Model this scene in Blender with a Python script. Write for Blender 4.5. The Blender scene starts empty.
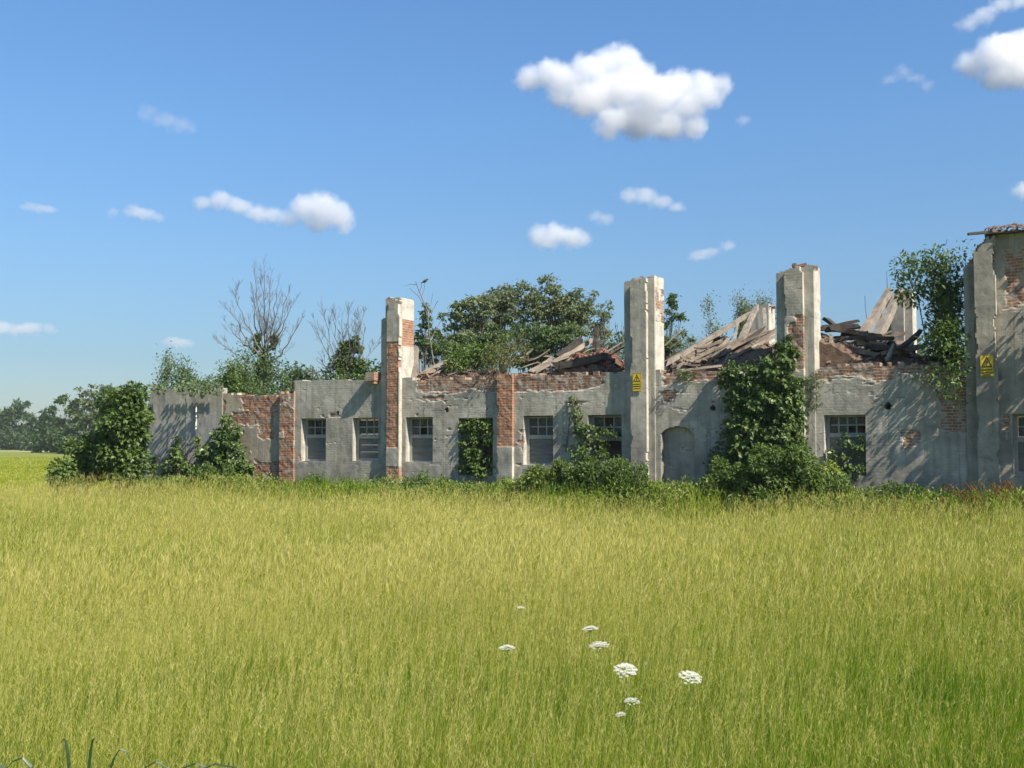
import bpy, bmesh, math
import numpy as np
from mathutils import Vector, Matrix
rng = np.random.default_rng(11)
scene = bpy.context.scene
COL = scene.collection
R_ = math.radians

# ------------------------------------------------------------------ camera and site geometry
FPX = 1131.0
HORIZON = 442.0
EYE = 2.1
PITCH = math.atan((HORIZON - 384) / FPX)
TH = R_(28.0)                       # the facade recedes to the left by this angle
P0 = np.array([0.0, 32.0, 0.0])     # facade point straight ahead
RD = np.array([math.cos(TH), -math.sin(TH), 0.0])   # along the facade, to the right
BD = np.array([math.sin(TH), math.cos(TH), 0.0])    # into the building
CAM = np.array([0.0, 0.0, EYE])

def ray(px, py):
    X, Y = (px - 512) / FPX, (384 - py) / FPX
    c, s = math.cos(PITCH), math.sin(PITCH)
    return np.array([X, c - Y * s, s + Y * c])

def F(px, py, yb=0.0):
    """local facade coordinates (u, z) where the sight line meets the plane yb metres behind the facade"""
    d = ray(px, py)
    o = CAM - P0
    t = (yb - o @ BD) / (d @ BD)
    w = CAM + d * t
    return float((w - P0) @ RD), float(w[2])

def U(px, yb=0.0, py=430.0):
    return F(px, py, yb)[0]

def Z(px, py, yb=0.0):
    return F(px, py, yb)[1]

def L2W(u, y, z):
    w = P0 + RD * u + BD * y
    return np.array([w[0], w[1], z])

def D(px, py, depth):
    """world point at a given distance along the view (depth along +Y)"""
    d = ray(px, py)
    return CAM + d * (depth / d[1])

# ------------------------------------------------------------------ noise
def _h(i, j, s):
    n = (i.astype(np.int64) * 374761393 + j.astype(np.int64) * 668265263 + s * 974634777) & 0xffffffff
    n = ((n ^ (n >> 13)) * 1274126177) & 0xffffffff
    return ((n ^ (n >> 16)) & 0xffff) / 65535.0

def vnoise(x, y, s=0):
    x, y = np.asarray(x, float), np.asarray(y, float)
    xi, yi = np.floor(x), np.floor(y)
    fx, fy = x - xi, y - yi
    fx, fy = fx * fx * (3 - 2 * fx), fy * fy * (3 - 2 * fy)
    a, b = _h(xi, yi, s), _h(xi + 1, yi, s)
    c, d = _h(xi, yi + 1, s), _h(xi + 1, yi + 1, s)
    return (a * (1 - fx) + b * fx) * (1 - fy) + (c * (1 - fx) + d * fx) * fy

def fbm(x, y, s=0, o=4):
    t, a, f, n = 0, 1.0, 1.0, 0
    for k in range(o):
        t = t + a * vnoise(np.asarray(x) * f, np.asarray(y) * f, s + k * 17)
        n += a; a *= 0.5; f *= 2.03
    return t / n

def _h3(i, j, k, s):
    n = (i.astype(np.int64) * 374761393 + j.astype(np.int64) * 668265263 + k.astype(np.int64) * 2147483647 + s * 974634777) & 0xffffffff
    n = ((n ^ (n >> 13)) * 1274126177) & 0xffffffff
    return ((n ^ (n >> 16)) & 0xffff) / 65535.0

def vnoise3(p, s=0):
    i = np.floor(p); f = p - i; f = f * f * (3 - 2 * f)
    r = 0
    for dx in (0, 1):
        for dy in (0, 1):
            for dz in (0, 1):
                w = (f[:, 0] if dx else 1 - f[:, 0]) * (f[:, 1] if dy else 1 - f[:, 1]) * (f[:, 2] if dz else 1 - f[:, 2])
                r = r + w * _h3(i[:, 0] + dx, i[:, 1] + dy, i[:, 2] + dz, s)
    return r

def fbm3(p, s=0, o=4):
    t, a, n = 0, 1.0, 0
    for k in range(o):
        t = t + a * vnoise3(p * (2.03 ** k), s + 13 * k); n += a; a *= .5
    return t / n

# ------------------------------------------------------------------ object helpers
def tag(o, label=None, cat=None, group=None, kind=None):
    if label and cat and not kind: kind = 'thing'
    for k, v in (('label', label), ('category', cat), ('group', group), ('kind', kind)):
        if v: o[k] = v
    return o

def empty(name, loc=(0, 0, 0), rz=0.0):
    o = bpy.data.objects.new(name, None)
    COL.objects.link(o)
    o.location = loc; o.rotation_euler = (0, 0, rz)
    o.empty_display_size = 0.2
    return o

def link(name, me, mats, parent=None, loc=None):
    o = bpy.data.objects.new(name, me)
    COL.objects.link(o)
    for m in (mats if isinstance(mats, (list, tuple)) else [mats]):
        me.materials.append(m)
    if parent is not None: o.parent = parent
    if loc is not None: o.location = loc
    return o

def np_mesh(name, V, Q=None, T=None, attrs=None, smooth=False, mi=None):
    V = np.asarray(V, np.float32).reshape(-1, 3)
    me = bpy.data.meshes.new(name)
    Q = np.zeros((0, 4), np.int32) if Q is None else np.asarray(Q, np.int32).reshape(-1, 4)
    T = np.zeros((0, 3), np.int32) if T is None else np.asarray(T, np.int32).reshape(-1, 3)
    me.vertices.add(len(V)); me.vertices.foreach_set('co', V.ravel())
    nl = Q.size + T.size
    me.loops.add(nl)
    me.loops.foreach_set('vertex_index', np.concatenate([Q.ravel(), T.ravel()]))
    me.polygons.add(len(Q) + len(T))
    st = np.concatenate([np.arange(len(Q)) * 4, Q.size + np.arange(len(T)) * 3]).astype(np.int32)
    me.polygons.foreach_set('loop_start', st)
    me.polygons.foreach_set('use_smooth', np.full(len(Q) + len(T), smooth))
    if mi is not None: me.polygons.foreach_set('material_index', np.asarray(mi, np.int32))
    for k, a in (attrs or {}).items():
        at = me.attributes.new(k, 'FLOAT', 'POINT')
        at.data.foreach_set('value', np.asarray(a, np.float32))
    me.update(calc_edges=True)
    return me

class MB:
    """collects boxes, beams and tubes into one mesh"""
    def __init__(s): s.V, s.Q, s.T, s.M, s.MT, s.n = [], [], [], [], [], 0
    def add(s, V, Q=(), T=(), m=0):
        V = np.asarray(V, float).reshape(-1, 3)
        for q in Q: s.Q.append([a + s.n for a in q]); s.M.append(m)
        for t in T: s.T.append([a + s.n for a in t]); s.MT.append(m)
        s.V.append(V); s.n += len(V)
    def box(s, x0, x1, y0, y1, z0, z1, m=0, jit=0.0):
        V = np.array([[x, y, z] for z in (z0, z1) for y in (y0, y1) for x in (x0, x1)], float)
        if jit: V += rng.uniform(-jit, jit, V.shape)
        s.add(V, [(0, 2, 3, 1), (4, 5, 7, 6), (0, 1, 5, 4), (2, 6, 7, 3), (0, 4, 6, 2), (1, 3, 7, 5)], m=m)
    def obox(s, c, ax, ay, az, m=0):
        c, ax, ay, az = (np.asarray(v, float) for v in (c, ax, ay, az))
        V = [c + ax * x + ay * y + az * z for z in (-1, 1) for y in (-1, 1) for x in (-1, 1)]
        s.add(V, [(0, 2, 3, 1), (4, 5, 7, 6), (0, 1, 5, 4), (2, 6, 7, 3), (0, 4, 6, 2), (1, 3, 7, 5)], m=m)
    def tube(s, pts, rad, n=5, m=0, flat=1.0, caps=True):
        pts = np.asarray(pts, float); k = len(pts)
        rad = np.broadcast_to(np.asarray(rad, float), (k,))
        tg = np.gradient(pts, axis=0)
        tg /= np.linalg.norm(tg, axis=1)[:, None] + 1e-9
        ref = np.array([0, 0, 1.0]) if abs(tg[0][2]) < .9 else np.array([1.0, 0, 0])
        a = np.cross(tg, ref); a /= np.linalg.norm(a, axis=1)[:, None] + 1e-9
        b = np.cross(tg, a)
        an = np.arange(n) * 2 * math.pi / n + math.pi / n
        V = pts[:, None, :] + rad[:, None, None] * (np.cos(an)[None, :, None] * a[:, None, :] + flat * np.sin(an)[None, :, None] * b[:, None, :])
        Q = [(i * n + j, i * n + (j + 1) % n, (i + 1) * n + (j + 1) % n, (i + 1) * n + j) for i in range(k - 1) for j in range(n)]
        T = []
        if caps:
            T = [(0, j, j + 1) for j in range(1, n - 1)] + [((k - 1) * n, (k - 1) * n + j + 1, (k - 1) * n + j) for j in range(1, n - 1)]
        s.add(V.reshape(-1, 3), Q, T, m)
    def me(s, name, smooth=False, attrs=None):
        return np_mesh(name, np.concatenate(s.V), s.Q or None, s.T or None, attrs, smooth, s.M + s.MT)
    def obj(s, name, mats, parent=None, smooth=False, loc=None):
        return link(name, s.me(name, smooth), mats, parent, loc)

# ------------------------------------------------------------------ materials
def newmat(name):
    m = bpy.data.materials.new(name); m.use_nodes = True
    nt = m.node_tree; nt.nodes.clear()
    out = nt.nodes.new('ShaderNodeOutputMaterial')
    return m, nt, out

def N(nt, t, **kw):
    n = nt.nodes.new('ShaderNode' + t)
    for k, v in kw.items():
        if k.startswith('i_'):
            key = k[2:]
            n.inputs[int(key) if key.isdigit() else key.replace('_', ' ')].default_value = v
        else: setattr(n, k, v)
    return n

def ramp(nt, fac, stops, interp='LINEAR'):
    r = N(nt, 'ValToRGB'); r.color_ramp.interpolation = interp
    e = r.color_ramp.elements
    while len(e) < len(stops): e.new(0.5)
    for x, (p, c) in zip(e, stops):
        x.position = p; x.color = (c, c, c, 1) if isinstance(c, (int, float)) else (*c, 1)
    nt.links.new(fac, r.inputs[0])
    return r.outputs[0]

def mixc(nt, fac, a, b, mode='MIX'):
    n = N(nt, 'Mix', data_type='RGBA', blend_type=mode)
    for s, v in ((0, fac), (6, a), (7, b)):
        if hasattr(v, 'is_linked'): nt.links.new(v, n.inputs[s])
        elif s == 0: n.inputs[0].default_value = v
        else: n.inputs[s].default_value = (*v, 1)
    return n.outputs[2]

def math_(nt, op, a, b=None, c=None, clamp=False):
    n = N(nt, 'Math', operation=op, use_clamp=clamp)
    for i, v in enumerate((a, b, c)):
        if v is None: continue
        if hasattr(v, 'is_linked'): nt.links.new(v, n.inputs[i])
        else: n.inputs[i].default_value = v
    return n.outputs[0]

def noise(nt, vec, scale, detail=4, rough=.55, dist=0.0):
    n = N(nt, 'TexNoise', i_Scale=scale, i_Detail=detail, i_Roughness=rough, i_Distortion=dist)
    if vec is not None: nt.links.new(vec, n.inputs['Vector'])
    return n.outputs[0]

def mapping(nt, vec, scale=(1, 1, 1), loc=(0, 0, 0), rot=(0, 0, 0)):
    n = N(nt, 'Mapping'); n.inputs[3].default_value = scale; n.inputs[1].default_value = loc; n.inputs[2].default_value = rot
    nt.links.new(vec, n.inputs[0]); return n.outputs[0]

def finish(nt, out, col, rough=.9, height=None, bump=.5, dist=.02, spec=.25, trans=0.0, tcol=None):
    p = N(nt, 'BsdfPrincipled')
    p.inputs['Specular IOR Level'].default_value = spec
    if hasattr(rough, 'is_linked'): nt.links.new(rough, p.inputs['Roughness'])
    else: p.inputs['Roughness'].default_value = rough
    if hasattr(col, 'is_linked'): nt.links.new(col, p.inputs['Base Color'])
    else: p.inputs['Base Color'].default_value = (*col, 1)
    if height is not None:
        b = N(nt, 'Bump', i_Strength=bump, i_Distance=dist)
        nt.links.new(height, b.inputs['Height']); nt.links.new(b.outputs[0], p.inputs['Normal'])
    sh = p.outputs[0]
    if trans:
        t = N(nt, 'BsdfTranslucent')
        tc = tcol if tcol is not None else col
        if hasattr(tc, 'is_linked'): nt.links.new(tc, t.inputs[0])
        else: t.inputs[0].default_value = (*tc, 1)
        mx = N(nt, 'MixShader', i_0=trans)
        nt.links.new(sh, mx.inputs[1]); nt.links.new(t.outputs[0], mx.inputs[2]); sh = mx.outputs[0]
    nt.links.new(sh, out.inputs[0])

def wall_material(name, light=(.44, .42, .37), dark=(.23, .225, .205), lowdirt=.75, brickc=((.30, .115, .055), (.20, .075, .04)), seed=0.0, resid=.75):
    m, nt, out = newmat(name)
    tc = N(nt, 'TexCoord').outputs['Object']
    v = mapping(nt, tc, loc=(seed, 0, seed * .3))
    big = noise(nt, mapping(nt, v, (.55, .55, .8)), 1.0, 6, .6, .4)
    mid = noise(nt, v, 3.2, 6, .62)
    streak = noise(nt, mapping(nt, v, (5.5, 5.5, .35)), 1.0, 5, .6)
    fine = noise(nt, v, 42, 3, .6)
    f = math_(nt, 'ADD', math_(nt, 'MULTIPLY', big, .55), math_(nt, 'MULTIPLY', mid, .30))
    f = math_(nt, 'ADD', f, math_(nt, 'MULTIPLY', streak, .22))
    c = mixc(nt, ramp(nt, f, [(.41, 0), (.63, 1)]), dark, light)
    # warm ochre and black algae blotches
    c = mixc(nt, math_(nt, 'MULTIPLY', ramp(nt, noise(nt, v, .9, 5, .6), [(.52, 0), (.7, 1)]), .45), c, (.40, .34, .25))
    algae = ramp(nt, noise(nt, mapping(nt, v, (2.2, 2.2, .9), (9, 3, 1)), 1.0, 6, .68), [(.52, 0), (.72, 1)])
    c = mixc(nt, math_(nt, 'MULTIPLY', algae, .5), c, (.12, .12, .105))
    sep = N(nt, 'SeparateXYZ'); nt.links.new(tc, sep.inputs[0])
    zz = math_(nt, 'ADD', sep.outputs[2], math_(nt, 'MULTIPLY', math_(nt, 'SUBTRACT', mid, .5), 1.6))
    low = ramp(nt, math_(nt, 'DIVIDE', zz, 2.0), [(.25, 1), (.75, 0)])
    c = mixc(nt, math_(nt, 'MULTIPLY', low, lowdirt), c, (.145, .14, .10))
    c = mixc(nt, math_(nt, 'MULTIPLY', fine, .25), c, (.20, .195, .175))
    lit_lime = N(nt, 'Attribute', attribute_name='lit_lime').outputs['Fac']      # sunlit brightness painted into whitewashed reveals and pillar sides
    c = mixc(nt, math_(nt, 'MULTIPLY', lit_lime, ramp(nt, mid, [(.35, .45), (.6, .95)])), c, (.54, .515, .445))
    drip = math_(nt, 'MULTIPLY', ramp(nt, noise(nt, mapping(nt, v, (9, 9, .28), (2, 7, 3)), 1.0, 4, .6), [(.54, 0), (.70, 1)]), ramp(nt, big, [(.40, .2), (.6, 1)]))
    c = mixc(nt, math_(nt, 'MULTIPLY', drip, .55), c, (.095, .09, .075))
    # hairline cracks
    vo = N(nt, 'TexVoronoi', feature='DISTANCE_TO_EDGE', i_Scale=.8)
    wob = N(nt, 'TexNoise', i_Scale=1.7, i_Detail=5.0); nt.links.new(v, wob.inputs[0])
    wv = N(nt, 'VectorMath', operation='MULTIPLY_ADD'); nt.links.new(wob.outputs[1], wv.inputs[0]); wv.inputs[1].default_value = (.9, .9, .9); nt.links.new(v, wv.inputs[2])
    nt.links.new(wv.outputs[0], vo.inputs['Vector'])
    crack = math_(nt, 'MULTIPLY', ramp(nt, vo.outputs[0], [(.0, 1), (.012, 0)]), ramp(nt, big, [(.45, 0), (.6, 1)]))
    c = mixc(nt, math_(nt, 'MULTIPLY', crack, .65), c, (.07, .068, .06))
    # bare brick where the render has come off (mask stored on the mesh)
    at = N(nt, 'Attribute', attribute_name='brick').outputs['Fac']
    msk = math_(nt, 'ADD', at, math_(nt, 'MULTIPLY', math_(nt, 'SUBTRACT', noise(nt, v, 9, 5, .65), .5), .32))
    cx = N(nt, 'CombineXYZ')
    nt.links.new(math_(nt, 'ADD', sep.outputs[0], sep.outputs[1]), cx.inputs[0]); nt.links.new(sep.outputs[2], cx.inputs[1])
    dv = N(nt, 'VectorMath', operation='MULTIPLY_ADD'); wn = N(nt, 'TexNoise', i_Scale=6.0, i_Detail=3.0); nt.links.new(v, wn.inputs[0]); nt.links.new(wn.outputs[1], dv.inputs[0]); dv.inputs[1].default_value = (.03, .03, 0); nt.links.new(cx.outputs[0], dv.inputs[2])
    bt = N(nt, 'TexBrick', i_Scale=1.0)
    bt.inputs['Brick Width'].default_value = .26; bt.inputs['Row Height'].default_value = .072; bt.inputs['Mortar Size'].default_value = .011
    bt.inputs['Color1'].default_value = (*brickc[0], 1); bt.inputs['Color2'].default_value = (*brickc[1], 1); bt.inputs['Mortar'].default_value = (.34, .30, .24, 1)
    bt.inputs['Mortar Smooth'].default_value = .3
    nt.links.new(dv.outputs[0], bt.inputs['Vector'])
    bc = mixc(nt, math_(nt, 'MULTIPLY', ramp(nt, noise(nt, mapping(nt, v, (4, 4, 12)), 1.0, 4), [(.42, 0), (.62, 1)]), .55), bt.outputs[0], (.38, .20, .11))
    bc = mixc(nt, math_(nt, 'MULTIPLY', ramp(nt, noise(nt, v, 2.4, 5), [(.5, 0), (.66, 1)]), .6), bc, (.13, .085, .065))
    bc = mixc(nt, math_(nt, 'MULTIPLY', ramp(nt, noise(nt, mapping(nt, v, (3, 3, 3), (4, 0, 8)), 1.6, 5), [(.48, 0), (.60, 1)]), resid), bc, (.33, .295, .24))
    c = mixc(nt, ramp(nt, msk, [(.42, 0), (.46, .5), (.49, .5), (.53, .15)]), c, (.44, .41, .35))
    c = mixc(nt, ramp(nt, msk, [(.48, 0), (.53, 1)]), c, bc)
    hgt = math_(nt, 'ADD', math_(nt, 'MULTIPLY', mid, .55), math_(nt, 'MULTIPLY', fine, .22))
    hgt = math_(nt, 'ADD', hgt, math_(nt, 'MULTIPLY', ramp(nt, msk, [(.46, 1), (.54, 0)]), .6))
    hgt = math_(nt, 'SUBTRACT', hgt, math_(nt, 'MULTIPLY', math_(nt, 'MULTIPLY', bt.outputs[1], at), .35))
    hgt = math_(nt, 'SUBTRACT', hgt, math_(nt, 'MULTIPLY', crack, .3))
    finish(nt, out, c, .95, hgt, .55, .035, .15)
    return m

def simple_material(name, c1, c2, scale=3.0, stretch=(1, 1, 1), rough=.85, bump=.3, dist=.01, spec=.25, lo=.35, hi=.65):
    m, nt, out = newmat(name)
    tc = N(nt, 'TexCoord').outputs['Object']
    v = mapping(nt, tc, stretch)
    n1 = noise(nt, v, scale, 6, .62)
    n2 = noise(nt, v, scale * 7, 4, .6)
    f = math_(nt, 'ADD', math_(nt, 'MULTIPLY', n1, .7), math_(nt, 'MULTIPLY', n2, .3))
    c = mixc(nt, ramp(nt, f, [(lo, 0), (hi, 1)]), c1, c2)
    finish(nt, out, c, rough, f, bump, dist, spec)
    return m

def leaf_material(name, c1, c2, c3=None, trans=.32, rough=.5, spec=.3, tmul=(1.25, 1.3, .6)):
    """foliage: hue differs from leaf to leaf through the mesh attribute 'tint'"""
    m, nt, out = newmat(name)
    at = N(nt, 'Attribute', attribute_name='tint').outputs['Fac']
    st = [(0, c1), (.75 if c3 else 1, c2)] + ([(1, c3)] if c3 else [])
    c = ramp(nt, at, st)
    tcol = mixc(nt, 1.0, c, tmul, 'MULTIPLY')
    finish(nt, out, c, rough, None, spec=spec, trans=trans, tcol=tcol)
    return m
# ------------------------------------------------------------------ the ruined building
M_WALL = wall_material('weathered_render', (.47, .435, .36), (.165, .155, .13), brickc=((.20, .10, .068), (.135, .075, .054)))
M_RED = wall_material('weathered_render_red_brick', (.47, .435, .36), (.165, .155, .13), brickc=((.36, .135, .06), (.24, .088, .042)), seed=1.7, resid=.32)
M_WALL2 = wall_material('grey_render_wing', (.40, .36, .29), (.16, .145, .12), .6, seed=7.3)
M_YARD = wall_material('grey_render_yard', (.46, .435, .385), (.22, .21, .185), .4, seed=3.1)
M_BRICKW = wall_material('ochre_render_brick', (.40, .35, .27), (.25, .21, .16), .8, seed=5.7)

def slab(name, us, zs, keep, yf, thick, mask_fn, mat, parent, nseg=3, proud=.016, rough=.012, lit_lime=.8):
    """solid wall from a grid of cells: KEEP says which cells stand, YF(u, z) is where the front face lies"""
    us, zs = np.asarray(us, float), np.asarray(zs, float)
    nu, nz = len(us), len(zs)
    UU, ZZ = np.meshgrid(us, zs, indexing='ij')
    y0 = yf(UU, ZZ) if callable(yf) else np.full(UU.shape, float(yf))
    yb = np.broadcast_to(np.asarray(thick if not callable(thick) else thick(UU, ZZ), float), UU.shape)
    lay = []
    for k in range(nseg + 1):
        lay.append(np.stack([UU, y0 + (yb - y0) * k / nseg, ZZ], -1))
    V = np.stack(lay)                       # (L, nu, nz, 3)
    mask = mask_fn(V[..., 0], V[..., 1], V[..., 2])
    mf = np.clip((mask - .42) / .14, 0, 1)
    V[0, ..., 1] += -proud * (1 - mf[0]) + rough * (fbm(UU * 9, ZZ * 9, 5, 3) - .5) * (.6 + 2.2 * mf[0])
    side = rough * 1.5 * (fbm(UU * 7 + V[1, ..., 1] * 5, ZZ * 7, 9, 3) - .5)
    for k in range(1, nseg + 1): V[k, ..., 2] += side; V[k, ..., 0] += side
    idx = np.arange((nseg + 1) * nu * nz).reshape(nseg + 1, nu, nz)
    i, j = np.nonzero(keep)
    a = idx[0]; b = idx[-1]
    Q = [np.stack([a[i, j], a[i + 1, j], a[i + 1, j + 1], a[i, j + 1]], -1),
         np.stack([b[i, j], b[i, j + 1], b[i + 1, j + 1], b[i + 1, j]], -1)]
    kp = np.zeros((nu + 1, nz + 1), bool); kp[1:-1, 1:-1] = keep     # padded: cell (i,j) at (i+1,j+1)
    c = kp[1:-1, 1:-1]
    def strip(sel, p, q):
        ii, jj = np.nonzero(sel)
        for k in range(nseg):
            A, B = idx[k], idx[k + 1]
            Q.append(np.stack([A[ii + p[0], jj + p[1]], B[ii + p[0], jj + p[1]], B[ii + q[0], jj + q[1]], A[ii + q[0], jj + q[1]]], -1))
    strip(c & ~kp[2:, 1:-1], (1, 0), (1, 1))
    strip(c & ~kp[:-2, 1:-1], (0, 1), (0, 0))
    strip(c & ~kp[1:-1, 2:], (1, 1), (0, 1))
    strip(c & ~kp[1:-1, :-2], (0, 0), (1, 0))
    Q = np.concatenate(Q)
    used = np.unique(Q); re = np.zeros(idx.size, np.int64); re[used] = np.arange(len(used))
    lm = np.full(V.shape[:-1], lit_lime); lm[0] = 0.0
    me = np_mesh(name, V.reshape(-1, 3)[used], re[Q], None, {'brick': mask.reshape(-1)[used], 'lit_lime': lm.reshape(-1)[used]})
    return link(name, me, mat, parent)

def lines(a, b, step, extra=()):
    """grid lines with exact lines at EXTRA"""
    g = np.arange(a, b + step * .5, step); g[-1] = b
    ex = np.array([e for e in extra if a < e < b])
    if len(ex):
        for e in ex:
            k = np.argmin(abs(g - e))
            if 0 < k < len(g) - 1: g[k] = e
            else: g = np.append(g, e)
    return np.unique(np.round(g, 5))

def mids(g): return (g[:-1] + g[1:]) / 2

def boxmask(boxes, soft=.12, amp=.35, fs=1.5, seed=3):
    """boxes of fallen render: (u0, u1, z0, z1, strength)"""
    def fn(u, y, z):
        m = np.full(np.shape(u), -.6)
        h = u + y
        n = (fbm(h * fs, z * fs * 3.2, seed, 5) - .5) * .75 + (fbm(h * fs * 4, np.floor(z / .072) * 1.7, seed + 40, 2) - .5) * .45
        for (u0, u1, z0, z1, s) in boxes:
            sd = np.minimum(np.minimum(h - u0, u1 - h), np.minimum(z - z0, z1 - z))
            m = np.maximum(m, .5 + np.clip(sd / soft, -2, 1.6) * .30 + n * amp * 2.4 + (s - .5))
        return np.clip(m, 0, 1)
    return fn

def allbrick(seed=2, amount=.5, bands=()):
    def fn(u, y, z):
        m = .5 + amount + (fbm((u + y) * 3, z * 3, seed, 4) - .5) * 1.3
        for (z0, z1, v) in bands:
            m = np.where((z >= z0) & (z < z1), v + (fbm((u + y) * 4, z * 4, seed + 4, 4) - .5) * .5, m)
        return np.clip(m, 0, 1)
    return fn

def pxbox(x0, y0, x1, y1, s=.6, yb=0.0):
    u0, z1 = F(x0, y0, yb); u1, z0 = F(x1, y1, yb)
    return (u0, u1, z0, z1, s)

def prof(pts, yb=0.0):
    """top profile from picture points: function of u"""
    P = [F(x, y, yb) for x, y in pts]
    pu, pz = np.array([p[0] for p in P]), np.array([p[1] for p in P])
    return lambda u: np.interp(u, pu, pz)

def rag(u, amp, fs=1.5, seed=1, step=.075):
    """crumbled edge in brick-sized steps"""
    r = (fbm(u * fs, u * 0 + .3, seed, 4) - .62) * amp * 2 - (fbm(u * 7, u * 0, seed + 5, 2) > .62) * amp * .35
    return np.round(np.minimum(r, 0.01) / step) * step

bld = empty('ruined_building', tuple(P0), -TH)
tag(bld, 'long roofless grey building with brick showing through, tall pillars and four barred windows', 'building')

OPEN = [  # window openings in the picture: x0, y0, x1, y1
    (301.5, 418.5, 326, 461), (353, 418, 378.5, 461), (406, 417.5, 433, 462.5),
    (458.5, 417.5, 493, 476), (523.5, 416.5, 553.5, 465), (588, 415.5, 622, 462), (824, 415, 866.5, 476)]
OP = []
for (x0, y0, x1, y1) in OPEN:
    u0, z1 = F(x0, y0); u1, z0 = F(x1, y1); OP.append((u0, u1, max(z0, .25), z1))
ARCH = (U(661), U(693.5), Z(677, 470), Z(661, 437), Z(677, 427))
UL, UR = U(294.5), U(968)
topf = prof([(290, 380.5), (383, 379.5), (384, 378.5), (412, 377.5), (497, 376.5), (512, 373.5), (622, 371.5), (661, 369.5), (722, 367.5), (820, 363.5), (968, 361.5)])
HOLES = [(338, 413, .07), (447, 410, .075), (713, 408, .075), (888, 406, .085)]
gu = lines(UL, UR, .03, [e for o in OP for e in o[:2]])
gz = lines(-.15, 4.05, .03, sorted({e for o in OP for e in o[2:]}))
cu, cz = mids(gu), mids(gz)
CU, CZ = np.meshgrid(cu, cz, indexing='ij')
ragged = np.where((cu > U(412)) & (cu < U(622)), rag(cu, .12, seed=4), np.where(cu > U(661), rag(cu, .16, seed=8), rag(cu, .02, seed=2)))
keep = CZ < (topf(cu) + ragged)[:, None]
for (u0, u1, z0, z1) in OP: keep &= ~((CU > u0) & (CU < u1) & (CZ > z0) & (CZ < z1))
for (px, py, r) in HOLES:
    hu, hz = F(px, py); keep &= ((CU - hu) ** 2 + (CZ - hz) ** 2) > r * r
brick_front = boxmask([
    pxbox(417, 377, 498, 388, .66), pxbox(422, 396, 470, 402, .38), pxbox(440, 377, 498, 389, .52), pxbox(510, 374, 600, 386, .72),
    pxbox(545, 386, 609, 391, .35), pxbox(668, 367, 724, 379, .72), pxbox(728, 366, 790, 376, .6), pxbox(818, 362, 970, 374, .58), pxbox(872, 372, 935, 379, .42),
    pxbox(946, 400, 972, 427, .82), pxbox(956, 376, 972, 402, .45), pxbox(907, 432, 918, 447, .66), pxbox(803, 408, 809, 432, .6), pxbox(520, 430, 525.5, 456, .5),
    pxbox(664, 388, 676, 402, .30)], soft=.12, amp=.42)
cuA = (ARCH[0] + ARCH[1]) / 2; hwA = (ARCH[1] - ARCH[0]) / 2
def front_y(u, z):
    rise = ARCH[4] - ARCH[3]
    arch = (abs(u - cuA) < hwA) & (z < ARCH[3] + rise * np.sqrt(np.clip(1 - ((u - cuA) / hwA) ** 2, 0, 1)))
    y = np.where(arch, .16, 0.0)
    # a thicker band of render along the foot of the wall and a faint bow
    return y + .012 * (fbm(u * .7, z * .9, 21, 3) - .5) - np.where(z < .55, .02, 0)
slab('front_wall', gu, gz, keep, front_y, .42, brick_front, M_WALL, bld)

# --- windows: wooden frame, small upper panes, a board below
M_FRAME = simple_material('grey_old_paint', (.24, .24, .22), (.38, .375, .345), 6, (1, 1, .3), .8, .25, .004)
M_BOARD = simple_material('grey_board', (.11, .112, .10), (.20, .20, .18), 4, (.6, 1, 2.5), .8, .3, .004)
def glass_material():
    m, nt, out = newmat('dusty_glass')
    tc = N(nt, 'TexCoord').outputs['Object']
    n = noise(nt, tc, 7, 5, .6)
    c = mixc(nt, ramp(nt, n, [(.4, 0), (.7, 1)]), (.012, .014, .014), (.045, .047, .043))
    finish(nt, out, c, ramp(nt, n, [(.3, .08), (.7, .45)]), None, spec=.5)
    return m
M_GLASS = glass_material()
M_WOOD_SHADE = simple_material('dark_wood_and_shade', (.05, .043, .036), (.12, .10, .082), 3, (1, 1, 1), .9, .4, .008)

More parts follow.
